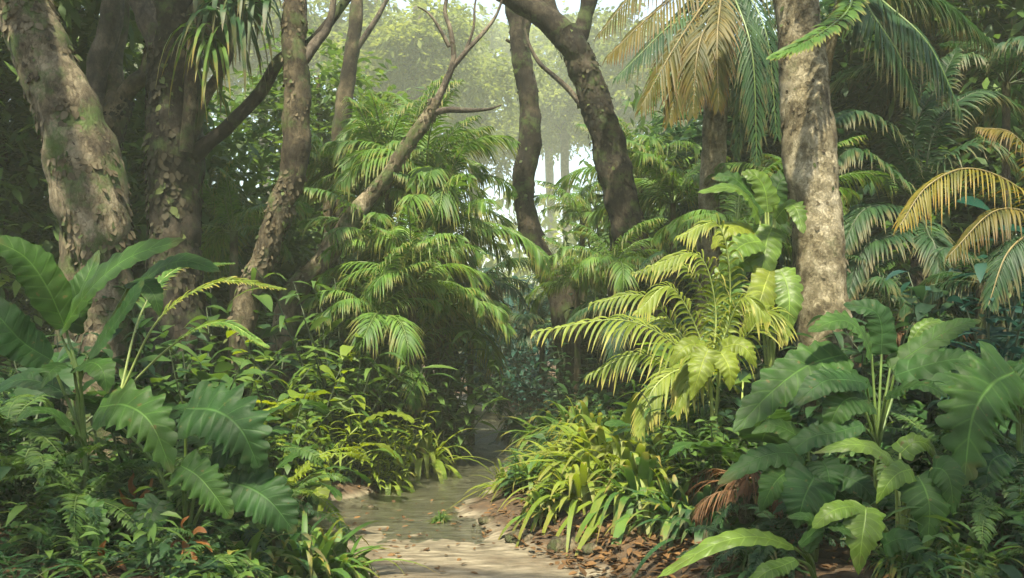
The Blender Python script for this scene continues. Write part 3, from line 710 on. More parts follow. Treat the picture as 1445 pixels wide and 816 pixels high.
# trees fading in the mist
def misty_tree(label, px, Y, dia, fork, crowns, mat='bark_grey'):
    f_ = 3.0; Y = Y * f_
    t = tree_root('misty_tree', label, px, Y, 'pale trees fading in the mist')
    limb(t, [(px, gpy(px, Y), Y, dia * 1.3), (px + 3, (gpy(px, Y) + fork) / 2, Y, dia), (px - 2, fork, Y, dia * .85), (px + 4, fork - 60, Y, dia * .6), (px, fork - 150, Y, dia * .3)], 'trunk', mat, 10, 40, .05, px)
    for sg in (-1, 1):
        limb(t, [(px, fork + 10, Y, dia * .5), (px + sg * 22, fork - 30, Y, dia * .4), (px + sg * 60, fork - 80, Y, dia * .25)], 'branch', mat, 8, 16, .02, px)
    for i, (cx, cy, sc) in enumerate(crowns[:2]):
        crown_at(t, 'mist', i, at(cx, cy, Y + rng.uniform(-1, 1)), (sc * f_, sc * f_, sc * f_ * .85))
    return t
mt = [
    ('misty tree with a straight pale trunk showing over the topmost palm fronds', 586, 24, 24, 120, [(560, 70, 1.1), (640, 90, 1.0), (600, 10, 1.2)]),
    ('misty tree with a pale trunk beside the thin brown tree', 530, 27, 17, 130, [(500, 60, 1.1), (545, 40, 1.2), (470, 110, .9)]),
    ('misty tree whose low crown hangs beside the snaking trunk', 668, 30, 14, 190, [(670, 190, 1.1), (640, 120, 1.1), (700, 100, 1.3), (690, 240, .8)]),
    ('misty tree seen through the gap between the two framing trunks', 798, 34, 14, 190, [(790, 150, 1.2), (820, 110, 1.2), (760, 100, 1.1)]),
    ('faintest misty tree with a thick trunk in the bright gap', 776, 44, 13, 200, [(770, 170, 1.4), (800, 80, 1.7), (740, 60, 1.5)]),
    ('misty tree behind the crooked limb of the great dark tree', 884, 30, 12, 170, [(900, 140, 1.3), (880, 60, 1.2), (950, 150, 1.2)]),
    ('misty tree deep behind the slanting bare branches', 620, 46, 11, 150, [(600, 130, 1.7), (650, 60, 1.9), (560, 60, 1.8)]),
    ('misty tree far behind the gold crowned palm', 972, 38, 12, 150, [(960, 120, 1.5), (1010, 90, 1.6), (1060, 150, 1.5)]),
    ('misty tree behind the slender sunlit tree and the dark forked branch', 372, 26, 16, 80, [(350, 40, 1.2), (400, 20, 1.2), (330, 110, 1.1)]),
    ('misty tree framed between the scaly dark trunk and its long forked branch', 318, 30, 13, 120, [(300, 60, 1.1), (345, 120, 1.0)]),
    ('misty tree in the narrow gap beside the forked brown tree', 215, 33, 12, 130, [(215, 60, 1.1), (150, 70, 1.1)]),
    ('misty tree between the thick spotted palm trunk and the dark drooping frond', 1215, 27, 12, 100, [(1200, 40, 1.2), (1260, 30, 1.2)]),
]
for a in mt: misty_tree(*a)

# the far wood as one mass
mb = MB()
g = np.random.default_rng(77)
NS = 4600
by = g.uniform(60, 205, NS); bx = g.uniform(-.72, .72, NS) * by
hmax = (.145 + .035 * np.sin(bx / by * 21 + 1) + .03 * np.sin(bx / by * 55 + by * .02)) * by
bz = g.uniform(0, 1, NS) ** 1.4 * np.maximum(hmax, 2.5)
per = 8
B = np.repeat(np.stack([bx, by, bz], 1), per, 0) + g.normal(0, 1.0, (NS * per, 3))
leaves(mb, B, g.normal(0, 1, B.shape), np.array([0, 0, 1.]) + g.normal(0, .4, B.shape), g.uniform(.7, 1.7, len(B)), g.uniform(.35, .8, len(B)), rows=3, flatcard=True)
tag(mb.build('far_forest', M['mist_leaf']), kind='stuff')
# ------------------------------------------------------------------ plant kits
def base_of(px, Y):
    x = (px - 722.5) / FPX * Y
    return (x, Y, float(ground_h(x, Y)) - .02)

def arc_spine(el, droop, n=9, L=1.0, wig=0.0):
    s = np.linspace(0, 1, n)
    x = np.zeros(n); z = np.zeros(n); y = wig * np.sin(s * 3)
    for i in range(1, n):
        a = el - droop * s[i] ** 1.3
        x[i] = x[i - 1] + L / (n - 1) * math.cos(a); z[i] = z[i - 1] + L / (n - 1) * math.sin(a)
    return np.stack([x, y, z], 1)

FROND = {}
def frond_pool(key, mats, n=34, leaf=.38, width=.021, r0=.010, droop=.8, dr=(1.3, 1.6, 1.7, 1.6, 1.3), sweep=1.0, vee=.15, start=.14, rag=.22, rows=5):
    FROND[key] = []
    for i, (el, d) in enumerate(zip((82, 64, 48, 30, 10), dr)):
        mb = MB()
        frond(mb, arc_spine(R(el), d, wig=rng.normal(0, .05)), (-math.sin(R(el)), 0, math.cos(R(el))) if el < 75 else (-1, 0, .2), n=n, leaf=leaf, width=width, r0=r0, droop=droop, sweep=sweep, vee=vee, start=start, rag=rag, rows=rows)
        FROND[key].append(mb.mesh('frond_' + key, mats))
for nm, sk in (('palm_dark', 'stalk_dark'), ('palm_green', 'stalk_green'), ('palm_bright', 'stalk_pale'), ('palm_yellow', 'stalk_gold')):
    frond_pool(nm, [M[nm], M[sk]])
frond_pool('palm_dead', [M['palm_dead'], M['stalk_brown']], n=20, leaf=.42, width=.026, sweep=1.3, droop=.9, dr=(1.8, 2.0, 1.9, 1.6, 1.3), rag=.5)
for nm, sk in (('bush_dark', 'stalk_dark'), ('bush_green', 'stalk_green'), ('bush_bright', 'stalk_pale')):
    frond_pool('fern_' + nm, [M[nm], M[sk]], n=30, leaf=.17, width=.034, r0=.006, droop=.35, sweep=.4, vee=.1, start=.08, rows=4)

def rosette(root, hub, n, L, key, lo=0, hi=4, az0=None, spread=2 * math.pi, name='frond', jit=.15):
    az = rng.uniform(0, 6.28) if az0 is None else az0
    for i in range(n):
        k = lo + (i * 7) % (hi - lo + 1)
        o = link(name, FROND[key][k], root, hub)
        a = az + (i * 2.399963 % (2 * math.pi)) if spread > 6 else az + spread * ((i + .5) / n - .5)
        o.rotation_euler = (rng.normal(0, .1), rng.normal(0, .12), a + rng.normal(0, jit))
        s = L * rng.uniform(.8, 1.15)
        o.scale = (s, s, s)

def palm_bush(label, px, Y, hub_py, n, L, key, name='palm_bush', cat='palm', group=None, stem=True, lo=0, hi=4, az0=None, spread=7.0, lean=0, dia=.10):
    b = base_of(px, Y)
    t = thing(name, label, cat, b, group=group)
    hub = at(px + lean, hub_py, Y) - np.array(b)
    if stem and hub[2] > .15:
        mb = MB()
        tube(mb, [(0, 0, -.1), hub * [.3, .3, .5], hub + [0, 0, .03]], [dia * .7, dia * .5, dia * .45], seg=8, n=14, rough=.012, freq=6)
        mb.build('trunk', M['bark_brown'], t)
    rosette(t, hub, n, L, key, lo, hi, az0, spread)
    return t

def px_frond(root, pts, key, sk, hint=(0, -.35, 1), n=46, leaf=60, width=.034, droop=.5, name='frond', r0=.013, **kw):
    loc = np.array(root.location)
    P = np.array([at(*p) - loc for p in pts])
    mb = MB()
    frond(mb, P, hint, n=n, leaf=leaf / FPX * pts[1][2], width=width, droop=droop, r0=r0, **kw)
    return mb.build(name, [M[key], M[sk]], root)

def px_leaf(root, spine, width, kind='ear', mat='big_green', hint=(0, -.75, .65), stalk=None, sk='stalk_green', sr=.009, label=None, **kw):
    loc = np.array(root.location)
    P = np.array([at(*p) - loc for p in spine])
    mb = MB()
    blade(mb, P, hint, .78 * width / FPX * spine[1][2], kind, seed=rng.uniform(0, 6), **kw)
    lf = mb.build('leaf', M[mat], root)
    st = [np.zeros(3)] + [at(*p) - loc for p in (stalk or [])] + [P[0]]
    if stalk is None:
        st = [np.zeros(3), P[0] * [.35, .35, .6], P[0]]
    mb = MB()
    tube(mb, st, np.linspace(sr * 1.5, sr * .8, len(st)), seg=7, n=16)
    mb.build('stalk', M[sk], lf)
    if label: lf['label'] = label
    return lf

# ready leaves on stalks for leafy rosettes
LEAFPOOL = {}
def leaf_pool(key, kind, mat, sk, wide=.55, **kw):
    LEAFPOOL[key] = []
    for i, (el, d) in enumerate(((78, 1.0), (62, 1.3), (45, 1.4), (25, 1.2))):
        st = arc_spine(R(el), .35, 6, .62)
        dirn = R(el) - .45
        lf = arc_spine(dirn, d, 8, .52, rng.normal(0, .05)) + st[-1]
        mb = MB(); blade(mb, lf, (-math.sin(dirn), 0, math.cos(dirn)), .52 * wide, kind, seed=rng.uniform(0, 6), rows=26, cols=4, **kw)
        ms = MB(); tube(ms, st, np.linspace(.012, .006, 6), seg=6)
        LEAFPOOL[key].append((mb.mesh('leaf_' + key, M[mat]), ms.mesh('stalk_' + key, M[sk])))
leaf_pool('ear_green', 'ear', 'big_green', 'stalk_green', .62, ripple=.05)
leaf_pool('ear_dark', 'ear', 'big_dark', 'stalk_dark', .66, ripple=.05)
leaf_pool('ear_bright', 'ear', 'big_bright', 'stalk_pale', .6, ripple=.05)
leaf_pool('split_green', 'split', 'big_green', 'stalk_green', .75, ripple=.05, cut=.5)
leaf_pool('split_dark', 'split', 'big_dark', 'stalk_dark', .75, ripple=.05, cut=.5)
leaf_pool('lance_green', 'lance', 'big_green', 'stalk_green', .34, ripple=.05)
leaf_pool('lance_dark', 'lance', 'big_dark', 'stalk_dark', .34, ripple=.05)
leaf_pool('lance_bright', 'lance', 'big_bright', 'stalk_pale', .36, ripple=.05)
leaf_pool('oval_bright', 'oval', 'big_yellow', 'stalk_pale', .45, ripple=.05)

def broad_plant(label, px, Y, size, n, key, name='broad_leaf_plant', cat='plant', group=None, lo=0, hi=3):
    t = thing(name, label, cat, base_of(px, Y), group=group)
    az = rng.uniform(0, 6.28)
    for i in range(n):
        lm, sm = LEAFPOOL[key][lo + i % (hi - lo + 1)]
        o = link('leaf', lm, t)
        o.rotation_euler = (rng.normal(0, .12), rng.normal(0, .1), az + i * 2.4 + rng.normal(0, .2))
        s = size * rng.uniform(.75, 1.2); o.scale = (s, s, s)
        link('stalk', sm, o)
    return t

# strappy clumps and leafy shrubs: three shapes of each, one metre tall
CLUMP, SHRUB = {}, {}
def clump_mesh(mat, n=130, wide=.052, seed=0):
    g = np.random.default_rng(seed)
    mb = MB()
    a = g.uniform(0, 6.28, n); el = R(82) - np.abs(g.normal(0, .40, n))
    rr = g.uniform(0, .10, n)
    B = np.stack([rr * np.cos(a), rr * np.sin(a), 0 * a], 1)
    D = np.stack([np.cos(a) * np.cos(el), np.sin(a) * np.cos(el), np.sin(el)], 1)
    U = np.stack([-np.cos(a), -np.sin(a), 0 * a + .6], 1)
    leaves(mb, B, D, U, g.uniform(.55, 1.25, n), wide * g.uniform(.7, 1.35, n), droop=g.uniform(.45, 1.25, n), rows=10, fold=.3, peak=.35)
    return mb.mesh('clump_blades', mat)
def shrub_meshes(mat, seed=0, leaf=.17, wid=.055, n=13, per=15):
    g = np.random.default_rng(seed)
    mb, ms = MB(), MB()
    for i in range(n):
        a = g.uniform(0, 6.28); ln = g.uniform(.5, 1.05); out = g.uniform(.1, .55)
        s = np.linspace(0, 1, 6)[:, None]
        tip = np.array([math.cos(a) * out, math.sin(a) * out, ln])
        P = s * tip * [1, 1, 1] + np.array([0, 0, 1]) * (s * (1 - s) * .25) + g.normal(0, .012, (6, 3)) * s
        tube(ms, P, np.linspace(.010, .003, 6), seg=5)
        u = np.linspace(.22, 1, per); Q = spline(P, 30); q = Q[(u * 29).astype(int)]
        d = nrm(np.stack([np.cos(u * 37 + i), np.sin(u * 37 + i), g.uniform(-.1, .7, per)], 1))
        leaves(mb, q, d, np.array([0, 0, 1.]) + g.normal(0, .25, d.shape), leaf * g.uniform(.7, 1.25, per), wid * g.uniform(.8, 1.2, per), droop=g.uniform(.2, .8, per), rows=5, fold=.22, peak=.38)
    return mb.mesh('shrub_foliage', mat), ms.mesh('shrub_stems', M['stalk_dark'])
for i, nm in enumerate(('blade_green', 'blade_dark', 'blade_bright')):
    CLUMP[nm] = [clump_mesh(M[nm], seed=20 + i * 3 + j) for j in range(3)]
    CLUMP[nm + '_wide'] = [clump_mesh(M[nm], 70, .090, seed=60 + i * 3 + j) for j in range(3)]
for i, nm in enumerate(('bush_dark', 'bush_teal', 'bush_green', 'bush_bright')):
    SHRUB[nm] = [shrub_meshes(M[nm], seed=40 + i * 3 + j) for j in range(3)]
    SHRUB[nm + '_thin'] = [shrub_meshes(M[nm], seed=80 + i * 3 + j, leaf=.24, wid=.036, per=13) for j in range(2)]
    SHRUB[nm + '_broad'] = [shrub_meshes(M[nm], seed=120 + i * 3 + j, leaf=.20, wid=.10, per=11, n=10) for j in range(2)]

def clump(label, px, Y, h, key, k=0, name='strap_leaf_clump', cat='plant', group=None, dz=0):
    o = link(name, CLUMP[key][k % 3])
    b = base_of(px, Y)
    o.location = (b[0], b[1], b[2] + dz)
    o.rotation_euler = (0, 0, rng.uniform(0, 6.28))
    o.scale = (h * 1.55, h * 1.55, h * 1.4)
    return tag(o, label, cat, group)

def shrub(label, px, Y, h, key, k=0, name='leafy_shrub', cat='shrub', group=None):
    t = thing(name, label, cat, base_of(px, Y), rng.uniform(0, 6.28), group)
    t.scale = (h, h, h * rng.uniform(.92, 1.08))
    f, s = SHRUB[key][k % len(SHRUB[key])]
    link('stems', s, t); link('foliage', f, t)
    return t
# ------------------------------------------------------------------ palms
t = tree_root('spotted_palm', 'thick pale palm trunk with dark blotches standing over the wide green leaves', 1166, 8, cat='palm')
limb(t, [(1176, gpy(1176, 8), 8, 90), (1168, 520, 8, 74), (1160, 420, 8, 70), (1154, 330, 8, 70), (1144, 220, 8, 71), (1134, 110, 8, 68), (1123, 0, 8, 60), (1108, -180, 8, 58), (1100, -300, 8, 48)], 'trunk', 'bark_palm', 30, 120, .018, 31., 5., flakes=1100, fmat='flake_pale', fsize=.05)
rosette(t, at(1100, -310, 8) - np.array(t.location), 7, 2.4, 'palm_dark', 1, 4)

t = tree_root('gold_crowned_palm', 'palm with a thin pale trunk and a hanging crown of gold and brown fronds', 1002, 12.5, cat='palm')
limb(t, [(998, gpy(998, 12.5), 12.5, 46), (1000, 420, 12.5, 40), (1004, 300, 12.5, 37), (1008, 180, 12.5, 35), (1014, 80, 12.5, 33), (1022, -40, 12.5, 34)], 'trunk', 'bark_palm', 20, 60, .02, 33., 4.)
H0 = (1020, -35, 12.5)
for pts, key, lf in [
    ([H0, (970, -50, 12.1), (905, -20, 11.8), (846, 48, 11.6)], 'palm_gold', 66),
    ([H0, (975, -20, 12.0), (915, 25, 11.6), (858, 80, 11.4)], 'palm_gold', 70),
    ([H0, (985, 0, 11.9), (930, 50, 11.4), (872, 108, 11.2)], 'palm_dark', 70),
    ([H0, (990, 10, 11.7), (950, 70, 11.2), (905, 150, 11.0)], 'palm_gold', 76),
    ([H0, (998, 20, 11.6), (968, 80, 11.1), (945, 168, 11.0)], 'palm_gold', 74),
    ([H0, (1004, 20, 11.5), (985, 70, 11.0), (978, 160, 10.9)], 'palm_gold', 70),
    ([H0, (1016, 10, 11.5), (1012, 60, 11.0), (1014, 150, 10.9)], 'palm_gold', 64),
    ([H0, (1046, -20, 12.0), (1082, 50, 11.6), (1096, 190, 11.6)], 'palm_dark', 74),
    ([H0, (1038, 0, 11.8), (1062, 80, 11.4), (1068, 230, 11.4)], 'palm_dark', 70),
    ([H0, (1056, -40, 12.2), (1112, 0, 12), (1150, 110, 12.2)], 'palm_dark', 74),
    ([H0, (1040, 10, 12.4), (1050, 100, 12.3), (1040, 220, 12.3)], 'palm_dark', 60),
    ([H0, (1000, -70, 12.8), (950, -90, 13.4), (880, -60, 13.8)], 'palm_green', 70),
    ([H0, (1040, -80, 13), (1080, -110, 13.8), (1140, -90, 14.6)], 'palm_green', 70),
]:
    px_frond(t, pts, key, 'stalk_gold' if key == 'palm_gold' else 'stalk_green', leaf=lf, width=.034, droop=.7, n=40, r0=.018, vee=-.05, sweep=1.25, rag=.25)

t = tree_root('drooping_palm', 'palm behind the spotted trunk, one green frond crossing it, others dark and drooping', 1178, 9.5, cat='palm')
limb(t, [(1172, gpy(1172, 9.5), 9.5, 26), (1164, 350, 9.5, 20), (1160, 150, 9.5, 18), (1176, 40, 9.4, 18), (1204, -30, 9.3, 18)], 'trunk', 'bark_palm', 12, 50, .012, 35.)
H0 = (1204, -32, 9.3)
px_frond(t, [H0, (1198, 12, 8.4), (1150, 52, 7.3), (1088, 82, 7.0)], 'palm_green', 'stalk_green', hint=(-.2, -.7, .7), leaf=46, width=.050, droop=.3, n=44, sweep=1.5, rows=5)
for pts, lf in [([H0, (1250, 5, 9.2), (1310, 62, 9.0), (1356, 158, 9.0)], 88), ([H0, (1260, -30, 9.4), (1330, 0, 9.5), (1400, 60, 9.6)], 84),
                ([H0, (1225, 10, 9.0), (1270, 80, 8.9), (1296, 150, 8.9)], 70), ([H0, (1190, -70, 9.0), (1150, -110, 8.4), (1090, -90, 8)], 84)]:
    px_frond(t, pts, 'palm_dark', 'stalk_green', leaf=lf, width=.042, droop=.9, n=52, vee=-.1, sweep=.9)

t = thing('dark_palm', 'dark stemless palm with long fronds fanning past the spotted trunk', 'palm', base_of(1300, 9.6))
H0 = (1300, 300, 9.6)
lb_ = np.array(t.location)
mb = MB(); tube(mb, [(0, 0, -.1), at(1302, 420, 9.6) - lb_, at(*H0) - lb_], [.14, .12, .10], seg=10, n=20, rough=.03); mb.build('trunk', M['bark_dark'], t)
for pts, lf in [([H0, (1262, 200, 9.2), (1215, 158, 8.9), (1168, 172, 8.7)], 66), ([H0, (1250, 240, 9.0), (1205, 210, 8.8), (1172, 235, 8.7)], 62),
                ([H0, (1290, 190, 9.4), (1330, 110, 9.3), (1350, 70, 9.3)], 66), ([H0, (1320, 180, 9.6), (1380, 130, 9.6), (1440, 150, 9.6)], 70),
                ([H0, (1330, 230, 9.2), (1390, 200, 9.0), (1440, 240, 9.0)], 66), ([H0, (1250, 290, 9.0), (1215, 300, 8.8), (1188, 350, 8.7)], 60),
                ([H0, (1262, 330, 8.9), (1220, 350, 8.7), (1196, 420, 8.6)], 56), ([H0, (1300, 150, 9.9), (1290, 60, 10), (1250, 30, 10.2)], 60),
                ([H0, (1310, 330, 8.9), (1320, 350, 8.7), (1330, 420, 8.6)], 56)]:
    px_frond(t, pts, 'palm_dark', 'stalk_dark', leaf=lf, width=.036, droop=.7, n=54, sweep=.85)

t = thing('yellowing_palm', 'palm leaning in at the edge with arching yellow and brown fronds', 'palm', base_of(1492, 7.2))
lb_ = np.array(t.location)
H0 = (1490, 330, 7.2)
mb = MB(); tube(mb, [(0, 0, -.1), at(1494, 480, 7.2) - lb_, at(*H0) - lb_], [.13, .11, .09], seg=10, n=20, rough=.02); mb.build('trunk', M['bark_brown'], t)
for pts, key, lf in [([H0, (1440, 268, 6.9), (1370, 238, 6.7), (1310, 262, 6.6), (1270, 318, 6.5)], 'palm_yellow', 66),
                     ([H0, (1450, 300, 6.8), (1400, 300, 6.6), (1340, 360, 6.5)], 'palm_gold', 56),
                     ([H0, (1470, 250, 7.0), (1430, 190, 6.9), (1380, 180, 6.9)], 'palm_gold', 60),
                     ([H0, (1455, 330, 6.7), (1420, 360, 6.5), (1395, 430, 6.4)], 'palm_dark', 64),
                     ([H0, (1510, 260, 7.2), (1560, 240, 7.2), (1600, 300, 7.2)], 'palm_dark', 64)]:
    px_frond(t, pts, key, 'stalk_gold', leaf=lf, width=.017, droop=.85, n=46, sweep=.9, vee=-.05, rag=.3)

GP = 'palms crowding the thicket left of the stream'
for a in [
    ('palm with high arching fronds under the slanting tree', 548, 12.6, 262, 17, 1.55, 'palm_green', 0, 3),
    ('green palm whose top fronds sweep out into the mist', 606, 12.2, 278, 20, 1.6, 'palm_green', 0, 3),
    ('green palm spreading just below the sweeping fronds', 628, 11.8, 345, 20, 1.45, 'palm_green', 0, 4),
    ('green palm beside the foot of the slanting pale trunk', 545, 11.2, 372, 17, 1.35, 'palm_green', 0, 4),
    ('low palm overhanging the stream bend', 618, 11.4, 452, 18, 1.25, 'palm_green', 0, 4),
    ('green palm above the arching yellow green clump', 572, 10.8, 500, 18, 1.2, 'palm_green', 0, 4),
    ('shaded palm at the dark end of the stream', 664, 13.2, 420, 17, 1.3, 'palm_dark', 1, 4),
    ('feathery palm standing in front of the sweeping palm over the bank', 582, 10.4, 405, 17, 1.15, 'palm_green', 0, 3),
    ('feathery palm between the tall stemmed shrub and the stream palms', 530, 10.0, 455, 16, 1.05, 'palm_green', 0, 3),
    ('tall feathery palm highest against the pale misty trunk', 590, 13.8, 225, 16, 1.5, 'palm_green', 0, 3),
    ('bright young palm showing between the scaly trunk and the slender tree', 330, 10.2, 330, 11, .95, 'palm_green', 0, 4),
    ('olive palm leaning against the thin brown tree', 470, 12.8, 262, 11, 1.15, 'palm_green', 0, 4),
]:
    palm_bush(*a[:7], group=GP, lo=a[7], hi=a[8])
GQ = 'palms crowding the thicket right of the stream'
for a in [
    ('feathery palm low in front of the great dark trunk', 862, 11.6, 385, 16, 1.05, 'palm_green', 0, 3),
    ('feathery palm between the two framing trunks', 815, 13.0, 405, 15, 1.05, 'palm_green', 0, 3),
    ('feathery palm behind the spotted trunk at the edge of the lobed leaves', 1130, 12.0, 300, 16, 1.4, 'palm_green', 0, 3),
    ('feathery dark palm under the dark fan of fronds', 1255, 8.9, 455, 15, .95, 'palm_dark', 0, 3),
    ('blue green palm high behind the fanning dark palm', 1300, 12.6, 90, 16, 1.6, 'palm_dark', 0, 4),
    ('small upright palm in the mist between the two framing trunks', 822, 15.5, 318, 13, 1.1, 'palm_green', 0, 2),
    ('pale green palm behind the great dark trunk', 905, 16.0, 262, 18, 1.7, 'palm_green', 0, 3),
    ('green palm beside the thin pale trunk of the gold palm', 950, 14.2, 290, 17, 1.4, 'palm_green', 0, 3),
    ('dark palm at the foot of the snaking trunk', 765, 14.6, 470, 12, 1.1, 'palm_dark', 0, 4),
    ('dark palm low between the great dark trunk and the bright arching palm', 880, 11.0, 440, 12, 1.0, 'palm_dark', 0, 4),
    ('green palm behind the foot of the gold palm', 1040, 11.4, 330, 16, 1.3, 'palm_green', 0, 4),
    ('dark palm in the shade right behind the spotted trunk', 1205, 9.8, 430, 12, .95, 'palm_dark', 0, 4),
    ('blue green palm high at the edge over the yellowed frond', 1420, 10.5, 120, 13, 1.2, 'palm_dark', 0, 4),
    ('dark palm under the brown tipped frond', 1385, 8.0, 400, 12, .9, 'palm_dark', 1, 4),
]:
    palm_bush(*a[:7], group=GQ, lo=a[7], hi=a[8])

# bright arching palm, the lightest thing on the bank
t = thing('arching_bright_palm', 'low palm with long pale yellow green fronds arching out over the bank', 'palm', base_of(1000, 7.2))
H0 = (1000, 545, 7.2)
for pts, lf, w in [
    ([H0, (960, 492, 7.0), (880, 452, 6.8), (755, 468, 6.6)], 62, .032), ([H0, (985, 470, 7.2), (945, 405, 7.1), (900, 440, 7.0)], 44, .034),
    ([H0, (1010, 440, 7.3), (985, 360, 7.2), (918, 376, 7.1)], 46, .034), ([H0, (1030, 430, 7.4), (1015, 320, 7.3), (958, 334, 7.2)], 44, .034),
    ([H0, (970, 520, 6.8), (925, 545, 6.6), (900, 610, 6.5)], 42, .032), ([H0, (1000, 505, 6.8), (980, 515, 6.6), (955, 580, 6.5)], 46, .036),
    ([H0, (1050, 480, 7.0), (1085, 440, 6.9), (1110, 470, 6.8)], 50, .034),
    ([H0, (975, 500, 7.3), (915, 420, 7.2), (835, 428, 7.1)], 46, .032), ([H0, (1005, 450, 7.5), (965, 375, 7.5), (895, 385, 7.5)], 44, .030), ([H0, (1025, 470, 7.0), (1050, 420, 6.8), (1085, 450, 6.7)], 46, .030), ([H0, (965, 530, 7.0), (900, 500, 6.9), (830, 530, 6.8)], 46, .030),
    ([H0, (985, 500, 7.5), (930, 450, 7.8), (860, 470, 8.0)], 48, .032)]:
    px_frond(t, pts, 'palm_bright', 'stalk_pale', leaf=lf * 1.3, width=w * .85, droop=.8, n=30, sweep=1.25, r0=.011, rows=6, hint=(-.1, -.6, .8), rag=.3)
px_frond(t, [H0, (1010, 470, 7.4), (1030, 410, 7.5), (1060, 400, 7.6)], 'palm_green', 'stalk_green', leaf=50, n=40)

# long pale frond over the paddle leaves
t = thing('feather_palm', 'small palm sending two long pale arching fronds over the ferns', 'palm', base_of(150, 5.9))
H0 = (168, 560, 5.9)
for pts, lf in [([H0, (225, 450, 5.9), (310, 398, 5.9), (402, 408, 5.9)], 34), ([H0, (240, 490, 5.8), (310, 455, 5.7), (378, 490, 5.6)], 30), ([H0, (200, 440, 6.2), (250, 380, 6.4), (330, 372, 6.5)], 32)]:
    px_frond(t, pts, 'palm_bright' if lf == 34 else 'palm_green', 'stalk_pale', leaf=lf, width=.022, droop=.3, n=44, sweep=1.0, r0=.009, start=.35)

# dry russet palm
t = thing('withered_palm', 'withered russet palm drooping among the dark heart leaves', 'palm', base_of(1052, 5.7))
rosette(t, (0, 0, .34), 13, .52, 'palm_dead', 1, 4)
mb = MB(); tube(mb, [(0, 0, -.1), (.01, 0, .2), (0, 0, .36)], [.06, .05, .04], seg=8, n=10, rough=.02); mb.build('trunk', M['bark_brown'], t)
t = thing('withered_palm', 'withered brown palm half hidden below the yellowed frond', 'palm', base_of(1290, 8.6))
rosette(t, (0, 0, 1.0), 9, .7, 'palm_dead', 2, 4)
mb = MB(); tube(mb, [(0, 0, -.1), (.01, 0, .5), (0, 0, 1.02)], [.08, .07, .05], seg=8, n=12, rough=.02); mb.build('trunk', M['bark_brown'], t)

# leaves hanging from the scaly dark tree
def hanging(label, px, py, Y, n, L, key, w):
    t = thing('hanging_plant', label, 'plant', at(px, py, Y), group='plants hanging from the scaly dark tree')
    mb = MB(); a = rng.uniform(0, 6.28, n)
    D = np.stack([np.cos(a) * .8, np.sin(a) * .8, rng.uniform(-.5, .6, n)], 1)
    leaves(mb, rng.normal(0, .10, (n, 3)), D, np.array([0, 0, 1.]), L * rng.uniform(.6, 1.25, n), w, droop=rng.uniform(.9, 1.7, n), rows=7, fold=.25)
    mb.build('foliage', M[key], t)
    mb = MB(); tube(mb, [(-.15, 0, .12), (0, 0, .02), (.05, 0, -.08)], [.05, .07, .03], seg=8, n=8, rough=.02); mb.build('root', M['bark_brown'], t)
hanging('dark tuft of long leaves hanging under the top limb of the scaly tree', 318, 10, 9.2, 46, .62, 'blade_dark', .065)
hanging('brighter tuft of narrow leaves hanging beside the pale upright branch', 296, 44, 9.1, 34, .62, 'blade_green', .045)
hanging('small dark tuft of leaves hanging at the tip of the scaly tree limb', 356, -8, 9.2, 30, .50, 'blade_dark', .06)
# ------------------------------------------------------------------ broad leaved plants near the eye, leaf by leaf
t = thing('paddle_leaf_plant', 'tall plant with big paddle leaves on long stalks in front of the leaning tree', 'plant', base_of(122, 5.3))
S0 = [(120, 640, 5.3), (112, 540, 5.3)]
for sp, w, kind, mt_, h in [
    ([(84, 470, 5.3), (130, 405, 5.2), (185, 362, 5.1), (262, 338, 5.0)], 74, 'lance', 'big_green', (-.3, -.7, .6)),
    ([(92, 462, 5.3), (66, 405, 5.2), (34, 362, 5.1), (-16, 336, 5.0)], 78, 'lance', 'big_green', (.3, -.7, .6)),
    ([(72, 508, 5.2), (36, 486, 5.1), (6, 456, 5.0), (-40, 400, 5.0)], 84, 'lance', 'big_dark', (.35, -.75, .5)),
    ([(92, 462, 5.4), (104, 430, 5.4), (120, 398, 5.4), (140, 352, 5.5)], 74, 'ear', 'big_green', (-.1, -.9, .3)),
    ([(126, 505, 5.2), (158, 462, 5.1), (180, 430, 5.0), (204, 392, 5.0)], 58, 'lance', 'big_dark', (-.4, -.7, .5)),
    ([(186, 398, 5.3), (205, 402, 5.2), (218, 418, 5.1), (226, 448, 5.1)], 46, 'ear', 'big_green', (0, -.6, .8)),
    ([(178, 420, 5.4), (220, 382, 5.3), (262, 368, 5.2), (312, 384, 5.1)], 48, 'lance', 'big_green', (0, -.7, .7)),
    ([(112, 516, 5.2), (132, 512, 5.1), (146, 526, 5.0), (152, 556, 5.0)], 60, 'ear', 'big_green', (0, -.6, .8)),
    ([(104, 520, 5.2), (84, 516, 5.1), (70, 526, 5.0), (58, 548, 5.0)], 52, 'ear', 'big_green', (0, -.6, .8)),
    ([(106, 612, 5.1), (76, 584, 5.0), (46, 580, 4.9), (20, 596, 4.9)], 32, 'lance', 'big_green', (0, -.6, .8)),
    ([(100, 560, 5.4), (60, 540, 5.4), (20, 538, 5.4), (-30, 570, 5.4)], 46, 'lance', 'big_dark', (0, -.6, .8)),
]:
    px_leaf(t, sp, w, kind, mt_, h, stalk=S0[:1] if sp[0][1] > 505 else S0, sr=.010, ripple=.03, fold=.22, curl=-.2, lobes=10)

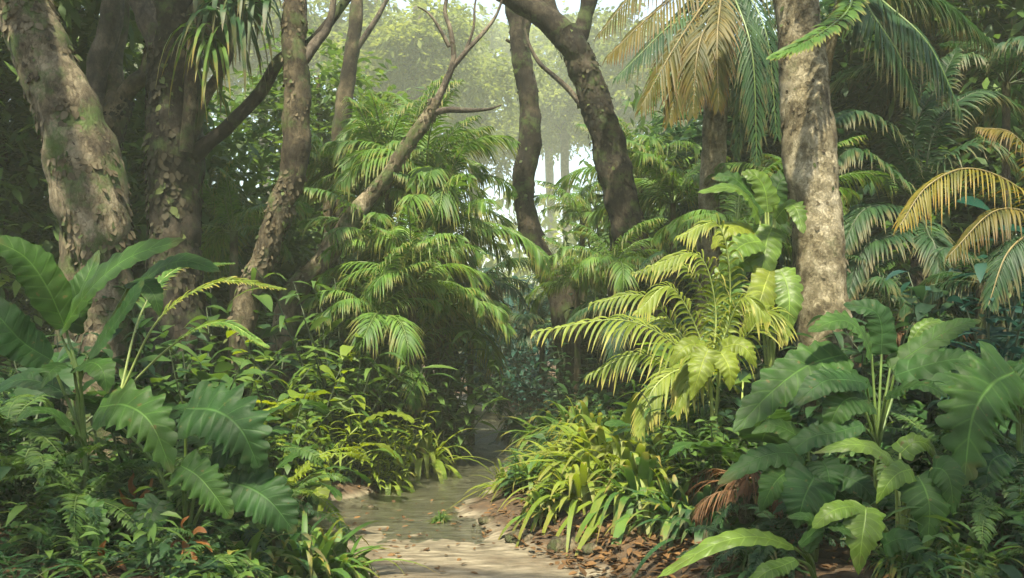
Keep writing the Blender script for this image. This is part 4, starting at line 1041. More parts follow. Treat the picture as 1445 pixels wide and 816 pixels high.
t = thing('split_leaf_plant', 'plant with deeply notched dark green leaves hanging over the orange leaves', 'plant', base_of(262, 5.15))
for sp, w, kind, mt_, h, c in [
    ([(140, 574, 5.0), (178, 572, 4.9), (214, 598, 4.8), (243, 668, 4.75)], 104, 'split', 'big_green', (-.3, -.75, .6), .42),
    ([(262, 576, 5.0), (306, 580, 4.9), (340, 606, 4.8), (366, 660, 4.8)], 128, 'split', 'big_dark', (-.3, -.75, .6), .42),
    ([(254, 656, 4.8), (280, 672, 4.75), (304, 700, 4.7), (326, 732, 4.7)], 74, 'split', 'big_green', (-.4, -.7, .6), .42),
    ([(322, 680, 4.9), (356, 690, 4.85), (386, 712, 4.8), (416, 752, 4.8)], 100, 'split', 'big_dark', (-.3, -.75, .6), .3),
    ([(108, 716, 4.7), (124, 724, 4.65), (134, 744, 4.6), (142, 784, 4.6)], 62, 'split', 'big_green', (-.2, -.75, .65), .35),
    ([(300, 640, 5.0), (330, 630, 4.95), (356, 646, 4.9), (376, 690, 4.9)], 80, 'ear', 'big_dark', (-.3, -.75, .6), .3),
    ([(226, 706, 4.9), (214, 726, 4.85), (206, 748, 4.8), (190, 780, 4.8)], 60, 'ear', 'big_dark', (.3, -.75, .6), .3),
]:
    px_leaf(t, sp, w, kind, mt_, h, cut=c, ripple=.035, fold=.2, curl=-.25, lobes=9, rows=60, cols=6)

t = thing('wide_leaf_plant', 'wide dark green plant with ribbed leaves spreading before the spotted palm trunk', 'plant', base_of(1238, 5.5))
S0 = [(1238, 640, 5.4)]
for sp, w, kind, mt_, h, c in [
    ([(1192, 500, 5.3), (1140, 516, 5.2), (1090, 552, 5.1), (1034, 610, 5.0)], 92, 'split', 'big_green', (.2, -.7, .7), .22),
    ([(1226, 566, 5.2), (1200, 562, 5.1), (1180, 580, 5.0), (1166, 622, 5.0)], 74, 'ear', 'big_green', (.2, -.7, .7), .2),
    ([(1230, 500, 5.4), (1214, 468, 5.3), (1186, 452, 5.2), (1140, 468, 5.1)], 62, 'split', 'big_green', (0, -.7, .7), .2),
    ([(1244, 500, 5.5), (1244, 460, 5.5), (1232, 438, 5.5), (1190, 430, 5.5)], 60, 'split', 'big_dark', (.1, -.8, .5), .2),
    ([(1256, 520, 5.5), (1300, 490, 5.5), (1346, 462, 5.5), (1384, 452, 5.5)], 50, 'split', 'big_green', (0, -.7, .7), .25),
    ([(1262, 530, 5.3), (1320, 512, 5.2), (1370, 508, 5.1), (1440, 530, 5.0)], 62, 'split', 'big_dark', (0, -.7, .7), .25),
    ([(1250, 560, 5.2), (1282, 546, 5.1), (1308, 544, 5.0), (1338, 560, 5.0)], 46, 'lance', 'big_green', (0, -.6, .8), .2),
    ([(1284, 486, 5.8), (1300, 462, 5.8), (1322, 454, 5.8), (1350, 466, 5.8)], 26, 'lance', 'big_bright', (0, -.6, .8), .2),
    ([(1222, 540, 5.2), (1190, 536, 5.1), (1160, 540, 5.0), (1120, 572, 4.95)], 60, 'lance', 'big_dark', (.1, -.7, .7), .2),
    ([(1218, 600, 5.0), (1180, 610, 4.95), (1140, 620, 4.9), (1090, 660, 4.9)], 50, 'lance', 'big_dark', (.1, -.7, .7), .2),
]:
    px_leaf(t, sp, w, kind, mt_, h, stalk=S0, cut=c, ripple=.04, fold=.2, curl=-.22, lobes=10, rows=56, cols=6)

t = thing('great_split_leaf_plant', 'plant carrying one great hanging leaf with deep side slits by the edge', 'plant', base_of(1440, 5.2))
for sp, w, kind, mt_, h, c in [
    ([(1432, 524, 5.0), (1398, 544, 4.85), (1372, 590, 4.75), (1360, 686, 4.7)], 150, 'split', 'big_green', (-.1, -.95, .35), .62),
    ([(1440, 512, 5.1), (1470, 520, 5.0), (1490, 560, 4.95), (1500, 640, 4.9)], 120, 'split', 'big_dark', (-.1, -.9, .4), .5),
    ([(1420, 640, 5.0), (1400, 650, 4.9), (1392, 680, 4.85), (1396, 720, 4.8)], 70, 'ear', 'big_dark', (0, -.8, .6), .3),
]:
    px_leaf(t, sp, w, kind, mt_, h, cut=c, ripple=.03, fold=.14, curl=-.22, lobes=11, rows=80, cols=7, sr=.012)

t = thing('heart_leaf_plant', 'low plant with dark heart leaves right beside the withered russet palm', 'plant', base_of(1150, 5.0))
for sp, w, kind, mt_, h in [
    ([(1132, 640, 4.9), (1096, 640, 4.8), (1060, 652, 4.75), (1012, 684, 4.7)], 54, 'split', 'big_dark', (.1, -.7, .7)),
    ([(1118, 664, 4.8), (1102, 672, 4.75), (1088, 690, 4.7), (1072, 724, 4.7)], 66, 'ear', 'big_green', (.2, -.8, .6)),
    ([(1150, 672, 4.75), (1140, 690, 4.7), (1132, 712, 4.65), (1124, 746, 4.65)], 92, 'ear', 'big_dark', (.1, -.85, .5)),
    ([(1160, 650, 4.9), (1166, 660, 4.85), (1170, 676, 4.8), (1174, 708, 4.8)], 64, 'ear', 'big_dark', (-.1, -.8, .6)),
    ([(1140, 630, 5.0), (1120, 612, 5.0), (1090, 600, 5.0), (1060, 612, 5.0)], 50, 'ear', 'big_green', (0, -.7, .7)),
    ([(1180, 670, 4.9), (1200, 676, 4.85), (1222, 690, 4.8), (1240, 722, 4.8)], 56, 'ear', 'big_dark', (-.2, -.8, .6)),
]:
    px_leaf(t, sp, w, kind, mt_, h, ripple=.05, fold=.16, curl=-.3, lobes=8, cut=.3)

t = thing('arrow_leaf_plant', 'bright green plant with drooping arrow leaves under the wide dark plant', 'plant', base_of(1268, 4.75))
for sp, w, kind, mt_, h in [
    ([(1262, 652, 4.7), (1232, 632, 4.65), (1196, 628, 4.6), (1146, 640, 4.6)], 48, 'ear', 'big_bright', (.1, -.6, .8)),
    ([(1296, 672, 4.6), (1306, 692, 4.55), (1312, 720, 4.5), (1308, 776, 4.5)], 92, 'ear', 'big_green', (-.1, -.85, .5)),
    ([(1222, 716, 4.5), (1220, 736, 4.45), (1216, 764, 4.4), (1211, 812, 4.4)], 78, 'ear', 'big_bright', (.1, -.85, .5)),
    ([(1286, 662, 4.6), (1268, 668, 4.55), (1252, 684, 4.5), (1236, 712, 4.5)], 46, 'ear', 'big_bright', (.3, -.7, .6)),
    ([(1316, 660, 4.6), (1332, 664, 4.55), (1342, 684, 4.5), (1346, 730, 4.5)], 62, 'ear', 'big_green', (-.3, -.8, .5)),
    ([(1212, 716, 4.5), (1192, 716, 4.45), (1170, 724, 4.4), (1146, 746, 4.4)], 40, 'lance', 'big_bright', (.2, -.6, .8)),
    ([(1270, 640, 4.9), (1290, 624, 4.9), (1310, 628, 4.9), (1322, 650, 4.9)], 44, 'ear', 'big_bright', (0, -.7, .7)),
    ([(1246, 770, 4.5), (1270, 760, 4.45), (1292, 772, 4.4), (1306, 808, 4.4)], 50, 'ear', 'big_dark', (0, -.7, .7)),
]:
    px_leaf(t, sp, w, kind, mt_, h, ripple=.04, fold=.2, curl=-.35, lobes=7, sk='stalk_pale')

t = thing('long_leaf_plant', 'low plant with one long bright leaf reaching down to the leaf litter', 'plant', base_of(1150, 4.65))
for sp, w, mt_ in [
    ([(1120, 772, 4.55), (1070, 758, 4.5), (1010, 768, 4.45), (926, 816, 4.45)], 44, 'big_bright'),
    ([(1128, 770, 4.5), (1160, 742, 4.45), (1180, 742, 4.4), (1210, 760, 4.4)], 34, 'big_green'),
    ([(1124, 790, 4.4), (1100, 800, 4.35), (1080, 808, 4.3), (1040, 840, 4.3)], 40, 'big_bright'),
    ([(1140, 780, 4.5), (1150, 750, 4.5), (1140, 730, 4.5), (1110, 730, 4.5)], 30, 'big_green'),
]:
    px_leaf(t, sp, w, 'lance', mt_, (0, -.5, .85), ripple=.04, fold=.25, curl=-.25)

t = thing('holed_leaf_plant', 'light green plant with lobed leaves growing up against the spotted trunk', 'plant', base_of(1088, 7.8))
for sp, w, kind, mt_, h in [
    ([(1072, 312, 7.8), (1056, 280, 7.7), (1030, 264, 7.6), (984, 272, 7.5)], 48, 'split', 'big_bright', (0, -.6, .8)),
    ([(1084, 300, 7.9), (1080, 270, 7.9), (1068, 250, 7.9), (1046, 244, 7.9)], 48, 'split', 'big_bright', (0, -.8, .6)),
    ([(1090, 320, 7.8), (1082, 340, 7.7), (1078, 366, 7.6), (1070, 412, 7.6)], 62, 'split', 'big_bright', (0, -.9, .4)),
    ([(1094, 310, 7.8), (1112, 290, 7.7), (1124, 296, 7.6), (1134, 330, 7.5)], 46, 'split', 'big_bright', (0, -.7, .7)),
    ([(1088, 380, 7.6), (1080, 400, 7.5), (1070, 430, 7.4), (1050, 470, 7.4)], 58, 'split', 'big_yellow', (.1, -.9, .4)),
    ([(1100, 380, 7.6), (1110, 400, 7.5), (1114, 430, 7.4), (1110, 470, 7.4)], 56, 'split', 'big_bright', (-.1, -.9, .4)),
    ([(1070, 330, 7.8), (1046, 320, 7.7), (1024, 326, 7.6), (1004, 352, 7.6)], 44, 'split', 'big_yellow', (0, -.7, .7)),
    ([(1080, 300, 7.9), (1056, 270, 7.9), (1032, 250, 7.9), (1004, 252, 7.9)], 46, 'split', 'big_green', (0, -.7, .7)),
    ([(1074, 340, 7.6), (1050, 345, 7.5), (1032, 362, 7.4), (1020, 396, 7.4)], 52, 'split', 'big_bright', (.1, -.8, .6)),
    ([(1092, 290, 8.0), (1098, 262, 8.0), (1110, 250, 8.0), (1130, 262, 8.0)], 46, 'split', 'big_green', (0, -.7, .7)),
    ([(1060, 360, 7.7), (1034, 380, 7.6), (1018, 400, 7.5), (1004, 440, 7.5)], 50, 'split', 'big_bright', (.1, -.8, .6)),
]:
    px_leaf(t, sp, w, kind, mt_, h, cut=.25, ripple=.04, fold=.15, curl=-.25, lobes=8, rows=48, sk='stalk_pale', sr=.012)

t = thing('yellow_leaf_plant', 'plant with limp yellowing heart leaves under the bright arching fronds', 'plant', base_of(1008, 6.6))
for sp, w in [([(1000, 492, 6.4), (992, 510, 6.35), (986, 530, 6.3), (974, 566, 6.3)], 52), ([(1016, 496, 6.4), (1024, 508, 6.35), (1030, 524, 6.3), (1030, 552, 6.3)], 48),
              ([(1020, 490, 6.5), (1040, 486, 6.45), (1056, 496, 6.4), (1068, 520, 6.4)], 44), ([(996, 490, 6.5), (976, 486, 6.45), (960, 496, 6.4), (944, 520, 6.4)], 40)]:
    px_leaf(t, sp, w, 'ear', 'big_yellow', (0, -.8, .6), ripple=.06, fold=.2, curl=-.35, lobes=7, sk='stalk_pale')

for lb, px, Y, pts in [
    ('plant with dry orange leaves beneath the notched dark leaf', 192, 5.2, [([(190, 700), (186, 680), (194, 664)], 26), ([(196, 704), (212, 690), (216, 670)], 24), ([(188, 716), (176, 704), (168, 690)], 22), ([(196, 724), (212, 722), (222, 736)], 22), ([(190, 740), (200, 752), (196, 774)], 22)]),
    ('plant with bright orange and yellow leaves low beside the dark strap clump', 262, 4.75, [([(262, 752), (258, 738), (268, 728)], 20), ([(266, 760), (280, 748), (292, 752)], 22), ([(258, 764), (246, 766), (240, 780)], 22), ([(266, 770), (276, 784), (272, 806)], 24), ([(260, 762), (262, 776), (254, 794)], 20), ([(270, 764), (288, 766), (300, 780)], 20)]),
    ('plant with dull orange leaves standing on the soil at the bottom edge', 152, 4.7, [([(150, 790), (142, 778), (150, 762)], 20), ([(156, 800), (168, 796), (178, 806)], 22), ([(148, 804), (136, 806), (126, 816)], 20)]),
]:
    t = thing('orange_leaf_plant', lb, 'plant', base_of(px, Y), group='orange leaved plants')
    for sp, w in pts:
        px_leaf(t, [(a, b, Y - .1 - .03 * i) for i, (a, b) in enumerate(sp)], w * .62, 'oval', 'leaf_orange', (rng.normal(0, .4), -.6, .6), sk='stalk_brown', sr=.004, rows=16, cols=3, fold=.5, curl=-.3)
# ------------------------------------------------------------------ clumps, ferns and shrubs, each with its own place
GC = 'strap leaved clumps on the stream banks'
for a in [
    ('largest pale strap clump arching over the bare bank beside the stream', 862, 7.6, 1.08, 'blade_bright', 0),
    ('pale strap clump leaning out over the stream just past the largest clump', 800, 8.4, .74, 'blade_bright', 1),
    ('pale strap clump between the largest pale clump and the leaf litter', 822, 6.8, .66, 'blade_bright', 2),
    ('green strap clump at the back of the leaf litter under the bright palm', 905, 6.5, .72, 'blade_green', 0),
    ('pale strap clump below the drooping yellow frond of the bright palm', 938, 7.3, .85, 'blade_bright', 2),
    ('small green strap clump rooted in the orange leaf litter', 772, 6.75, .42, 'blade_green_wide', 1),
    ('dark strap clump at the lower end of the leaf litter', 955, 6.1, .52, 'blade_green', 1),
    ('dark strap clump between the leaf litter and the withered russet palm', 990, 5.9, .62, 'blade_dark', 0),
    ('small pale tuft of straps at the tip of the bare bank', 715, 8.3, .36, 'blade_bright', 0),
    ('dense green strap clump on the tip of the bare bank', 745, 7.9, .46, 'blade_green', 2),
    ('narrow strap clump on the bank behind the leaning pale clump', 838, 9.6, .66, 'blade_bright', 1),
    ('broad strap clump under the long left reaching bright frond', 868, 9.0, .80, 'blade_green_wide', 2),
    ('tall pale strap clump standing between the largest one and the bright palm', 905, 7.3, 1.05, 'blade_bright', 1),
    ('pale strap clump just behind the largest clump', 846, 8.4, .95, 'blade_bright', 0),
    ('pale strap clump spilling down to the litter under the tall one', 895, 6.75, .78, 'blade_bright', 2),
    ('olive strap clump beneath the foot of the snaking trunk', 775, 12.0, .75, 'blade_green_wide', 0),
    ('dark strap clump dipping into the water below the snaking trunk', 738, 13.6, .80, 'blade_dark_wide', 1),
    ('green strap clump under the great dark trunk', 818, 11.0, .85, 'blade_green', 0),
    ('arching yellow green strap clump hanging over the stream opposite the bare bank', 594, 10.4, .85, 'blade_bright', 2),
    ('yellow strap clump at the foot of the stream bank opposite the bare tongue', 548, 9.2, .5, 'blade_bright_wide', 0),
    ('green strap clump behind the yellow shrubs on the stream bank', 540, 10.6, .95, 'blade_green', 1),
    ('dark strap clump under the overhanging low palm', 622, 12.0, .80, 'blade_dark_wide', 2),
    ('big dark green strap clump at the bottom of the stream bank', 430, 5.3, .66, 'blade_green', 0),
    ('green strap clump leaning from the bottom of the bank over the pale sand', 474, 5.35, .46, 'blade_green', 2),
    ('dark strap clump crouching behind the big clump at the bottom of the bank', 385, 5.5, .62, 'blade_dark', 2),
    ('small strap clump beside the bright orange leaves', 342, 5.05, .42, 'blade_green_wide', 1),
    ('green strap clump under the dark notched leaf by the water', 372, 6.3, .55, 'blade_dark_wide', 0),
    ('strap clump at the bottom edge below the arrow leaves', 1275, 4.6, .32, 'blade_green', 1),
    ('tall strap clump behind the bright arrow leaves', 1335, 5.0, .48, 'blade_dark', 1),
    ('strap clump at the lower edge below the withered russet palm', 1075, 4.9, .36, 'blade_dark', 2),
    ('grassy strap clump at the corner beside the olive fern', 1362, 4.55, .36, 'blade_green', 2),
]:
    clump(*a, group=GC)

GS = 'leafy shrubs along the stream banks'
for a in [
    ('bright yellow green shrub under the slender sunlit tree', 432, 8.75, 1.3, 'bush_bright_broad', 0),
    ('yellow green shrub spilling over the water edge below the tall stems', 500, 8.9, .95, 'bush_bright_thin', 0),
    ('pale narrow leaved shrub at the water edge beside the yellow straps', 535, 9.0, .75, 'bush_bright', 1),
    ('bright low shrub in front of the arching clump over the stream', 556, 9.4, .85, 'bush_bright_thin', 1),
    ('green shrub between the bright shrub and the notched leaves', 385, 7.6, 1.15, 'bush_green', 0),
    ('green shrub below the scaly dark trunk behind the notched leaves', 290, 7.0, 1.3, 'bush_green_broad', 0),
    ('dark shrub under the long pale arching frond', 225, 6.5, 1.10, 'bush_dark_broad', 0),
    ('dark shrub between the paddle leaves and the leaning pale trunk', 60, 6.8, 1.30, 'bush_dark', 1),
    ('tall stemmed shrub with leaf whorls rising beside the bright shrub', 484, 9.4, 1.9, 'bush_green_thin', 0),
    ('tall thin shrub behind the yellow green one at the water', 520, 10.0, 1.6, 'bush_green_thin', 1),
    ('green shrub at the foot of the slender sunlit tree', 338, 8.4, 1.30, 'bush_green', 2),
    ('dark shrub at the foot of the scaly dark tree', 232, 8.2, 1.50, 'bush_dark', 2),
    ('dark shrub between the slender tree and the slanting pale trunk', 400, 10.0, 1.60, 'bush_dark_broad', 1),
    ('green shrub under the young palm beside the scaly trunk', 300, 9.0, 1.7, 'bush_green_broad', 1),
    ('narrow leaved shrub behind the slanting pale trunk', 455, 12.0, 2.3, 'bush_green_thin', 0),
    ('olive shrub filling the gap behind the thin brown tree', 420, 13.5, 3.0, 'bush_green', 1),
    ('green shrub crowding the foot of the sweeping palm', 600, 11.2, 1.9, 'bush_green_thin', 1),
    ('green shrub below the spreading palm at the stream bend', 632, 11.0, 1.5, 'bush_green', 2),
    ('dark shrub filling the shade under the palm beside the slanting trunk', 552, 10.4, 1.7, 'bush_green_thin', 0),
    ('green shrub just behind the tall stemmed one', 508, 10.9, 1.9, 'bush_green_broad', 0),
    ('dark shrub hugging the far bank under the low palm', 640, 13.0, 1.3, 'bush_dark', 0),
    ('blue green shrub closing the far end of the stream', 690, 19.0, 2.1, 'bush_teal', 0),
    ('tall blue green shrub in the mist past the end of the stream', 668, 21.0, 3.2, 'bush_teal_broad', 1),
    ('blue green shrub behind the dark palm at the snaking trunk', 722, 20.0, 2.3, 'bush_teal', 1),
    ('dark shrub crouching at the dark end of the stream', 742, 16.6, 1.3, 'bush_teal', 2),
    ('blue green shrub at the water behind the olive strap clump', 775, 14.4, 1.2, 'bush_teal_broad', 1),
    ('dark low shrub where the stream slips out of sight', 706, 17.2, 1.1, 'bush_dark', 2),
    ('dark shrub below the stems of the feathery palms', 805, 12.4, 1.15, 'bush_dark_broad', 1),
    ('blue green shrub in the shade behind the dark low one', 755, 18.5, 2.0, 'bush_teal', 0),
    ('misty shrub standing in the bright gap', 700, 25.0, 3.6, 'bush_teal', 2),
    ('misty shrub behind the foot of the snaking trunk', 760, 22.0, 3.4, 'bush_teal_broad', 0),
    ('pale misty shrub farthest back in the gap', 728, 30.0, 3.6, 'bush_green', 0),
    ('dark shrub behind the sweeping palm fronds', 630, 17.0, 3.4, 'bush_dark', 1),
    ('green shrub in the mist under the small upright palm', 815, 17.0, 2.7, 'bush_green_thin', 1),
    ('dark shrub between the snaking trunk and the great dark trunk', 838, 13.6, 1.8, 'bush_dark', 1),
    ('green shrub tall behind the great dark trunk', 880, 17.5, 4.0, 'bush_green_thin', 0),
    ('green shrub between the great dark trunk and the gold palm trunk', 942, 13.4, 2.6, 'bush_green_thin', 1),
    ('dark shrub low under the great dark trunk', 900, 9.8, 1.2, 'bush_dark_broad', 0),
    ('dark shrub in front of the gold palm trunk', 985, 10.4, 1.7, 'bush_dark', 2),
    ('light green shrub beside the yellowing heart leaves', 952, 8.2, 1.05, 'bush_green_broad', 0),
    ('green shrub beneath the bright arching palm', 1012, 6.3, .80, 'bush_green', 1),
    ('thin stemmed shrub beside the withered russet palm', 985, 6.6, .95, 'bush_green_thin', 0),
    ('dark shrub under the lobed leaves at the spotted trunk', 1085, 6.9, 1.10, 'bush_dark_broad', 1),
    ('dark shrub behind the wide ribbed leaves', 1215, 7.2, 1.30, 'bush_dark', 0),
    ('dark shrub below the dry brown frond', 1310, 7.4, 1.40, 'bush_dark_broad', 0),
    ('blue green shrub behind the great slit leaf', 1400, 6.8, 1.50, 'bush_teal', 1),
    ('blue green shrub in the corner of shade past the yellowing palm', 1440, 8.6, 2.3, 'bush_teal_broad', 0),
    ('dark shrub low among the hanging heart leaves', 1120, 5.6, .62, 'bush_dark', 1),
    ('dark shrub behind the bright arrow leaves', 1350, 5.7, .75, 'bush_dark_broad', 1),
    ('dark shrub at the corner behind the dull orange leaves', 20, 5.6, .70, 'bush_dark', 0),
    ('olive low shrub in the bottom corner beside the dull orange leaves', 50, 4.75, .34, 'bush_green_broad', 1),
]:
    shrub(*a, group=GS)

def fern(label, px, Y, L, n, key, hub=.08, lo=1, hi=4):
    t = thing('fern', label, 'fern', base_of(px, Y), group='ferns on the forest floor')
    rosette(t, (0, 0, hub), n, L, 'fern_' + key, lo, hi, name='frond')
for a in [
    ('pale olive fern at the edge under the paddle leaves', 28, 5.1, .62, 10, 'bush_green', .38),
    ('dark fern in the bottom corner beside the low olive shrub', 92, 4.8, .42, 11, 'bush_dark', .10),
    ('dark fern between the notched leaves and the strap clump', 322, 5.35, .55, 11, 'bush_dark', .20),
    ('green fern under the notched leaf that hangs over the orange leaves', 190, 5.45, .60, 10, 'bush_green', .25),
    ('dark fern behind the notched leaves by the green shrub', 330, 6.2, .75, 11, 'bush_green', .35),
    ('small fern at the bottom edge between the two orange leaved plants', 214, 4.65, .36, 11, 'bush_dark', .06),
    ('olive fern in the corner beside the grassy clump', 1418, 4.7, .50, 11, 'bush_green', .25),
    ('dark fern at the edge below the great slit leaf', 1440, 4.95, .60, 10, 'bush_dark', .35),
    ('dark fern low at the bottom edge of the corner', 1400, 4.45, .36, 11, 'bush_green', .06),
    ('fern beside the long bright leaf', 1042, 5.1, .40, 11, 'bush_dark', .08),
    ('fern above the litter behind the dark strap clump', 1005, 6.2, .55, 10, 'bush_green', .15),
    ('fern under the wide ribbed leaves beside the arrow leaves', 1195, 5.2, .55, 10, 'bush_dark', .15),
    ('tall fern between the low palm and the tall stemmed shrub', 448, 9.4, .95, 11, 'bush_green', .55),
    ('bright fern catching light beneath the slender sunlit tree', 360, 7.8, .80, 10, 'bush_bright', .55),
    ('dark fern on the bank below the dark palm of the snaking trunk', 792, 13.0, .85, 10, 'bush_dark', .3),
    ('green fern in front of the paddle leaf stalks', 118, 5.0, .62, 11, 'bush_green', .30),
    ('fern reaching over the soil between fern and orange leaves', 150, 4.95, .48, 11, 'bush_dark', .18),
    ('olive fern standing tallest at the edge below the dark paddle leaf', 10, 5.5, .80, 10, 'bush_green', .55),
    ('fern under the long pale frond beside the broad leaved plant', 240, 5.6, .70, 11, 'bush_green', .40),
    ('fern drooping between the two rows of notched leaves', 300, 5.6, .62, 11, 'bush_green', .42),
    ('bright fern behind the notched leaves facing the stream', 405, 6.9, .70, 10, 'bush_bright', .35),
    ('fern hanging over the big dark strap clump', 400, 5.8, .58, 10, 'bush_green', .30),
    ('fern at the bottom edge below the notched leaves', 300, 4.75, .42, 11, 'bush_green', .10),
    ('dark fern beneath the wide ribbed leaf nearest the litter', 1085, 5.6, .60, 11, 'bush_dark', .35),
    ('fern showing between the wide leaves and the great slit leaf', 1320, 5.5, .70, 11, 'bush_green', .45),
    ('dark fern behind the long bright leaf', 1100, 5.0, .48, 11, 'bush_dark', .15),
    ('fern spreading at the foot of the bright arching palm', 980, 6.9, .70, 10, 'bush_green', .30),
    ('fern on the bank behind the largest pale clump', 905, 8.2, .80, 10, 'bush_green', .35),
]:
    fern(*a)

GB = 'broad leaved plants in the undergrowth'
for a in [
    ('dark broad leaved plant behind the paddle leaves', 30, 6.2, 1.25, 9, 'ear_dark'),
    ('green broad leaved plant beside the long arching frond', 270, 6.1, .95, 9, 'ear_green'),
    ('dark lance leaved plant between paddle leaves and notched leaves', 190, 5.9, 1.0, 9, 'lance_dark'),
    ('green lance leaved plant under the scaly trunk', 290, 7.4, 1.25, 9, 'lance_green'),
    ('green lance leaved plant behind the strap clump of the bank', 360, 6.7, .85, 9, 'lance_green'),
    ('yellow leaved plant glowing beside the bright shrub', 448, 8.6, .95, 8, 'oval_bright'),
    ('bright lance leaved plant at the water under the bright shrub', 470, 8.75, .75, 9, 'lance_bright'),
    ('dark slit leaved plant behind the wide ribbed leaves', 1290, 6.6, 1.15, 9, 'split_dark'),
    ('dark broad leaved plant behind the great slit leaf', 1400, 6.0, 1.15, 9, 'ear_dark'),
    ('green broad leaved plant under the lobed leaves', 1075, 6.2, .85, 9, 'ear_green'),
    ('bright broad leaved plant high behind the bright arching fronds', 1042, 8.6, 1.55, 9, 'ear_bright'),
    ('green lance leaved plant low beneath the bright arching palm', 960, 6.7, .72, 9, 'lance_green'),
    ('dark broad leaved plant at the corner below the great slit leaf', 1395, 5.0, .62, 8, 'ear_dark'),
    ('dark broad leaved plant low behind the arrow leaves', 1225, 5.0, .60, 8, 'ear_dark'),
    ('dark broad leaved plant low at the corner by the ferns', 60, 5.1, .50, 8, 'split_dark'),
    ('dark lance leaved plant under the notched leaves by the ferns', 290, 5.3, .60, 9, 'lance_dark'),
]:
    broad_plant(*a, group=GB)

# the nameless rest: low leaves covering the soil on both banks
def carpet(name, mat, n, box, seed, leaf=(.07, .17), wid=.4, hmax=.35, side=0, near=.25):
    g = np.random.default_rng(seed)
    x = g.uniform(box[0], box[1], n * 3); y = g.uniform(box[2], box[3], n * 3)
    d = np.abs(x - path_c(y)) - path_w(y)
    inview = np.abs(x) < y * .66 + .6
    ok = (d > near) & inview & ((x > path_c(y)) == (side > 0))
    litter = (np.abs(x - .75) < 1.15) & (y < 7.2)
    ok &= ~litter
    ok &= ~((x > path_c(y)) & (x < 2.4) & (y > 5.4) & (y < 10) & (d < 1.6) & (g.uniform(0, 1, n * 3) < .75))
    x, y = x[ok][:n], y[ok][:n]
    d = d[ok][:n]
    h = hmax * smooth(near - .1, near + .9, d) * g.uniform(.15, 1, len(x)) * (1 + .06 * y)
    z = ground_h(x, y)
    per = 9
    mb = MB()
    a = g.uniform(0, 6.28, (len(x), per)); s = np.linspace(.15, 1, per)
    lean = g.normal(0, .25, (len(x), 1, 2))
    B = np.zeros((len(x), per, 3))
    B[..., 0] = x[:, None] + lean[..., 0] * s * h[:, None]; B[..., 1] = y[:, None] + lean[..., 1] * s * h[:, None]; B[..., 2] = z[:, None] + s * h[:, None]
    D = np.stack([np.cos(a), np.sin(a), g.uniform(-.1, .8, a.shape)], -1)
    sc = (1 + .05 * np.maximum(0, y - 5))[:, None] * np.ones((1, per))
    L = g.uniform(*leaf, a.shape) * sc
    leaves(mb, B.reshape(-1, 3), D.reshape(-1, 3), np.array([0, 0, 1.]) + g.normal(0, .3, (a.size, 3)), L.ravel(), (L * wid * g.uniform(.6, 1.2, L.shape)).ravel(), droop=.5, rows=4, peak=.4, fold=.2)
    tag(mb.build(name, mat), kind='stuff')
for sd_, bx in ((-1, (-9, 0)), (1, (0, 9))):
    carpet('undergrowth', M['bush_dark'], 1700, (*bx, 4.2, 18), 5 + sd_, side=sd_, hmax=.42)
    carpet('undergrowth', M['bush_green'], 900, (*bx, 4.2, 15), 15 + sd_, side=sd_, hmax=.40, leaf=(.10, .24), wid=.22)
    carpet('undergrowth', M['blade_dark'], 1300, (*bx, 4.2, 12), 25 + sd_, side=sd_, hmax=.16, leaf=(.12, .34), wid=.08, near=.12)

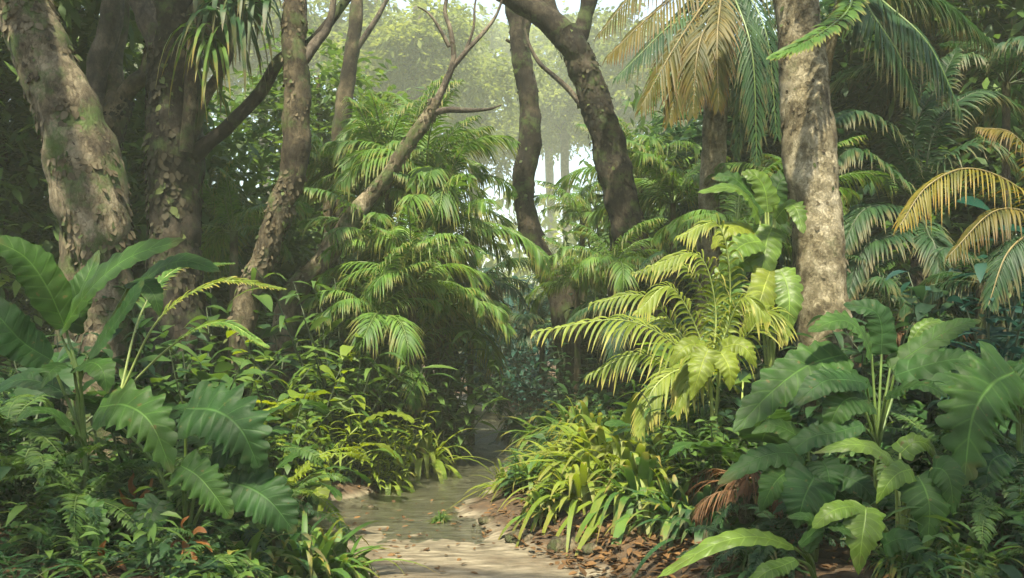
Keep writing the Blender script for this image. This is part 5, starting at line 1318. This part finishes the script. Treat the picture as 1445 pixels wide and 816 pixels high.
# litter on the bank and a few leaves lying on the stream bed
g = np.random.default_rng(3)
def litter(n, cx, cy, sx, sy, L, up):
    x = g.normal(cx, sx, n); y = g.normal(cy, sy, n)
    d = np.abs(x - path_c(y)) - path_w(y)
    k = d > -.05 if up else d < .1
    x, y = x[k], y[k]
    z = ground_h(x, y) + g.uniform(.004, .03 if up else .012, len(x))
    if not up: z = np.maximum(z, .004)
    a = g.uniform(0, 6.28, len(x))
    D = np.stack([np.cos(a), np.sin(a), g.normal(.05, .22 if up else .06, len(x))], 1)
    return np.stack([x, y, z], 1), D, L * g.uniform(.5, 1.4, len(x))
mb = MB()
for a in [(900, .75, 6.15, .55, .5, .075, True), (500, 1.2, 5.7, .6, .35, .08, True), (260, .25, 7.2, .4, .4, .06, True), (230, -.75, 6.6, .6, 1.1, .05, False), (500, -2.6, 5.3, 1.0, .6, .08, True), (150, -1.9, 8.2, .35, .5, .06, True), (400, 2.6, 5.2, .9, .5, .08, True)]:
    B, D, L = litter(*a)
    leaves(mb, B, D, np.array([0, 0, 1.]) + g.normal(0, .25, D.shape), L, L * g.uniform(.35, .6, len(L)), droop=g.uniform(-.25, .3, len(L)), rows=4, fold=.3)
tag(mb.build('fallen_leaves', M['leaf_litter']), kind='stuff')

# small stones in the litter
for i, (lb, px, Y, s) in enumerate([
    ('rounded brown stone in the litter at the tip of the bare bank', 690, 7.2, .07), ('flat brown stone where the litter meets the stream', 735, 6.5, .09),
    ('largest brown stone half sunk in the orange litter', 800, 6.2, .11), ('small grey brown stone below the green strap clump in the litter', 838, 6.0, .07),
    ('brown stone at the water edge under the yellow straps', 520, 8.0, .07)]):
    b = base_of(px, Y)
    mb = MB()
    nu, nv = 14, 9
    u = np.linspace(0, 2 * math.pi, nu + 1); v = np.linspace(.05, math.pi - .05, nv)
    P = np.stack([np.outer(np.sin(v), np.cos(u)), np.outer(np.sin(v), np.sin(u)), np.outer(np.cos(v), np.ones(nu + 1))], -1) * [1.25, .9, .6]
    for p in P.reshape(-1, 3):
        p *= 1 + .35 * mnoise.noise(Vector(p * 1.5) + Vector((i * 5., 0, 0)))
    P[:, nu] = P[:, 0]
    ii, jj = np.meshgrid(np.arange(nv - 1), np.arange(nu), indexing='ij'); q = (ii * (nu + 1) + jj).ravel()
    mb.add(P * s, np.stack([q, q + nu + 1, q + nu + 2, q + 1], 1), np.zeros(((nu + 1) * nv, 2)))
    tag(mb.build('stone', M['bark_brown'], loc=(b[0], b[1], b[2] + s * .25)), lb, 'stone', 'stones on the bare bank')
o = clump('tiny tuft of dry grass standing at the edge of the bare stream bed', 622, 7.35, .16, 'blade_green', 1, name='grass_tuft', cat='grass tuft')
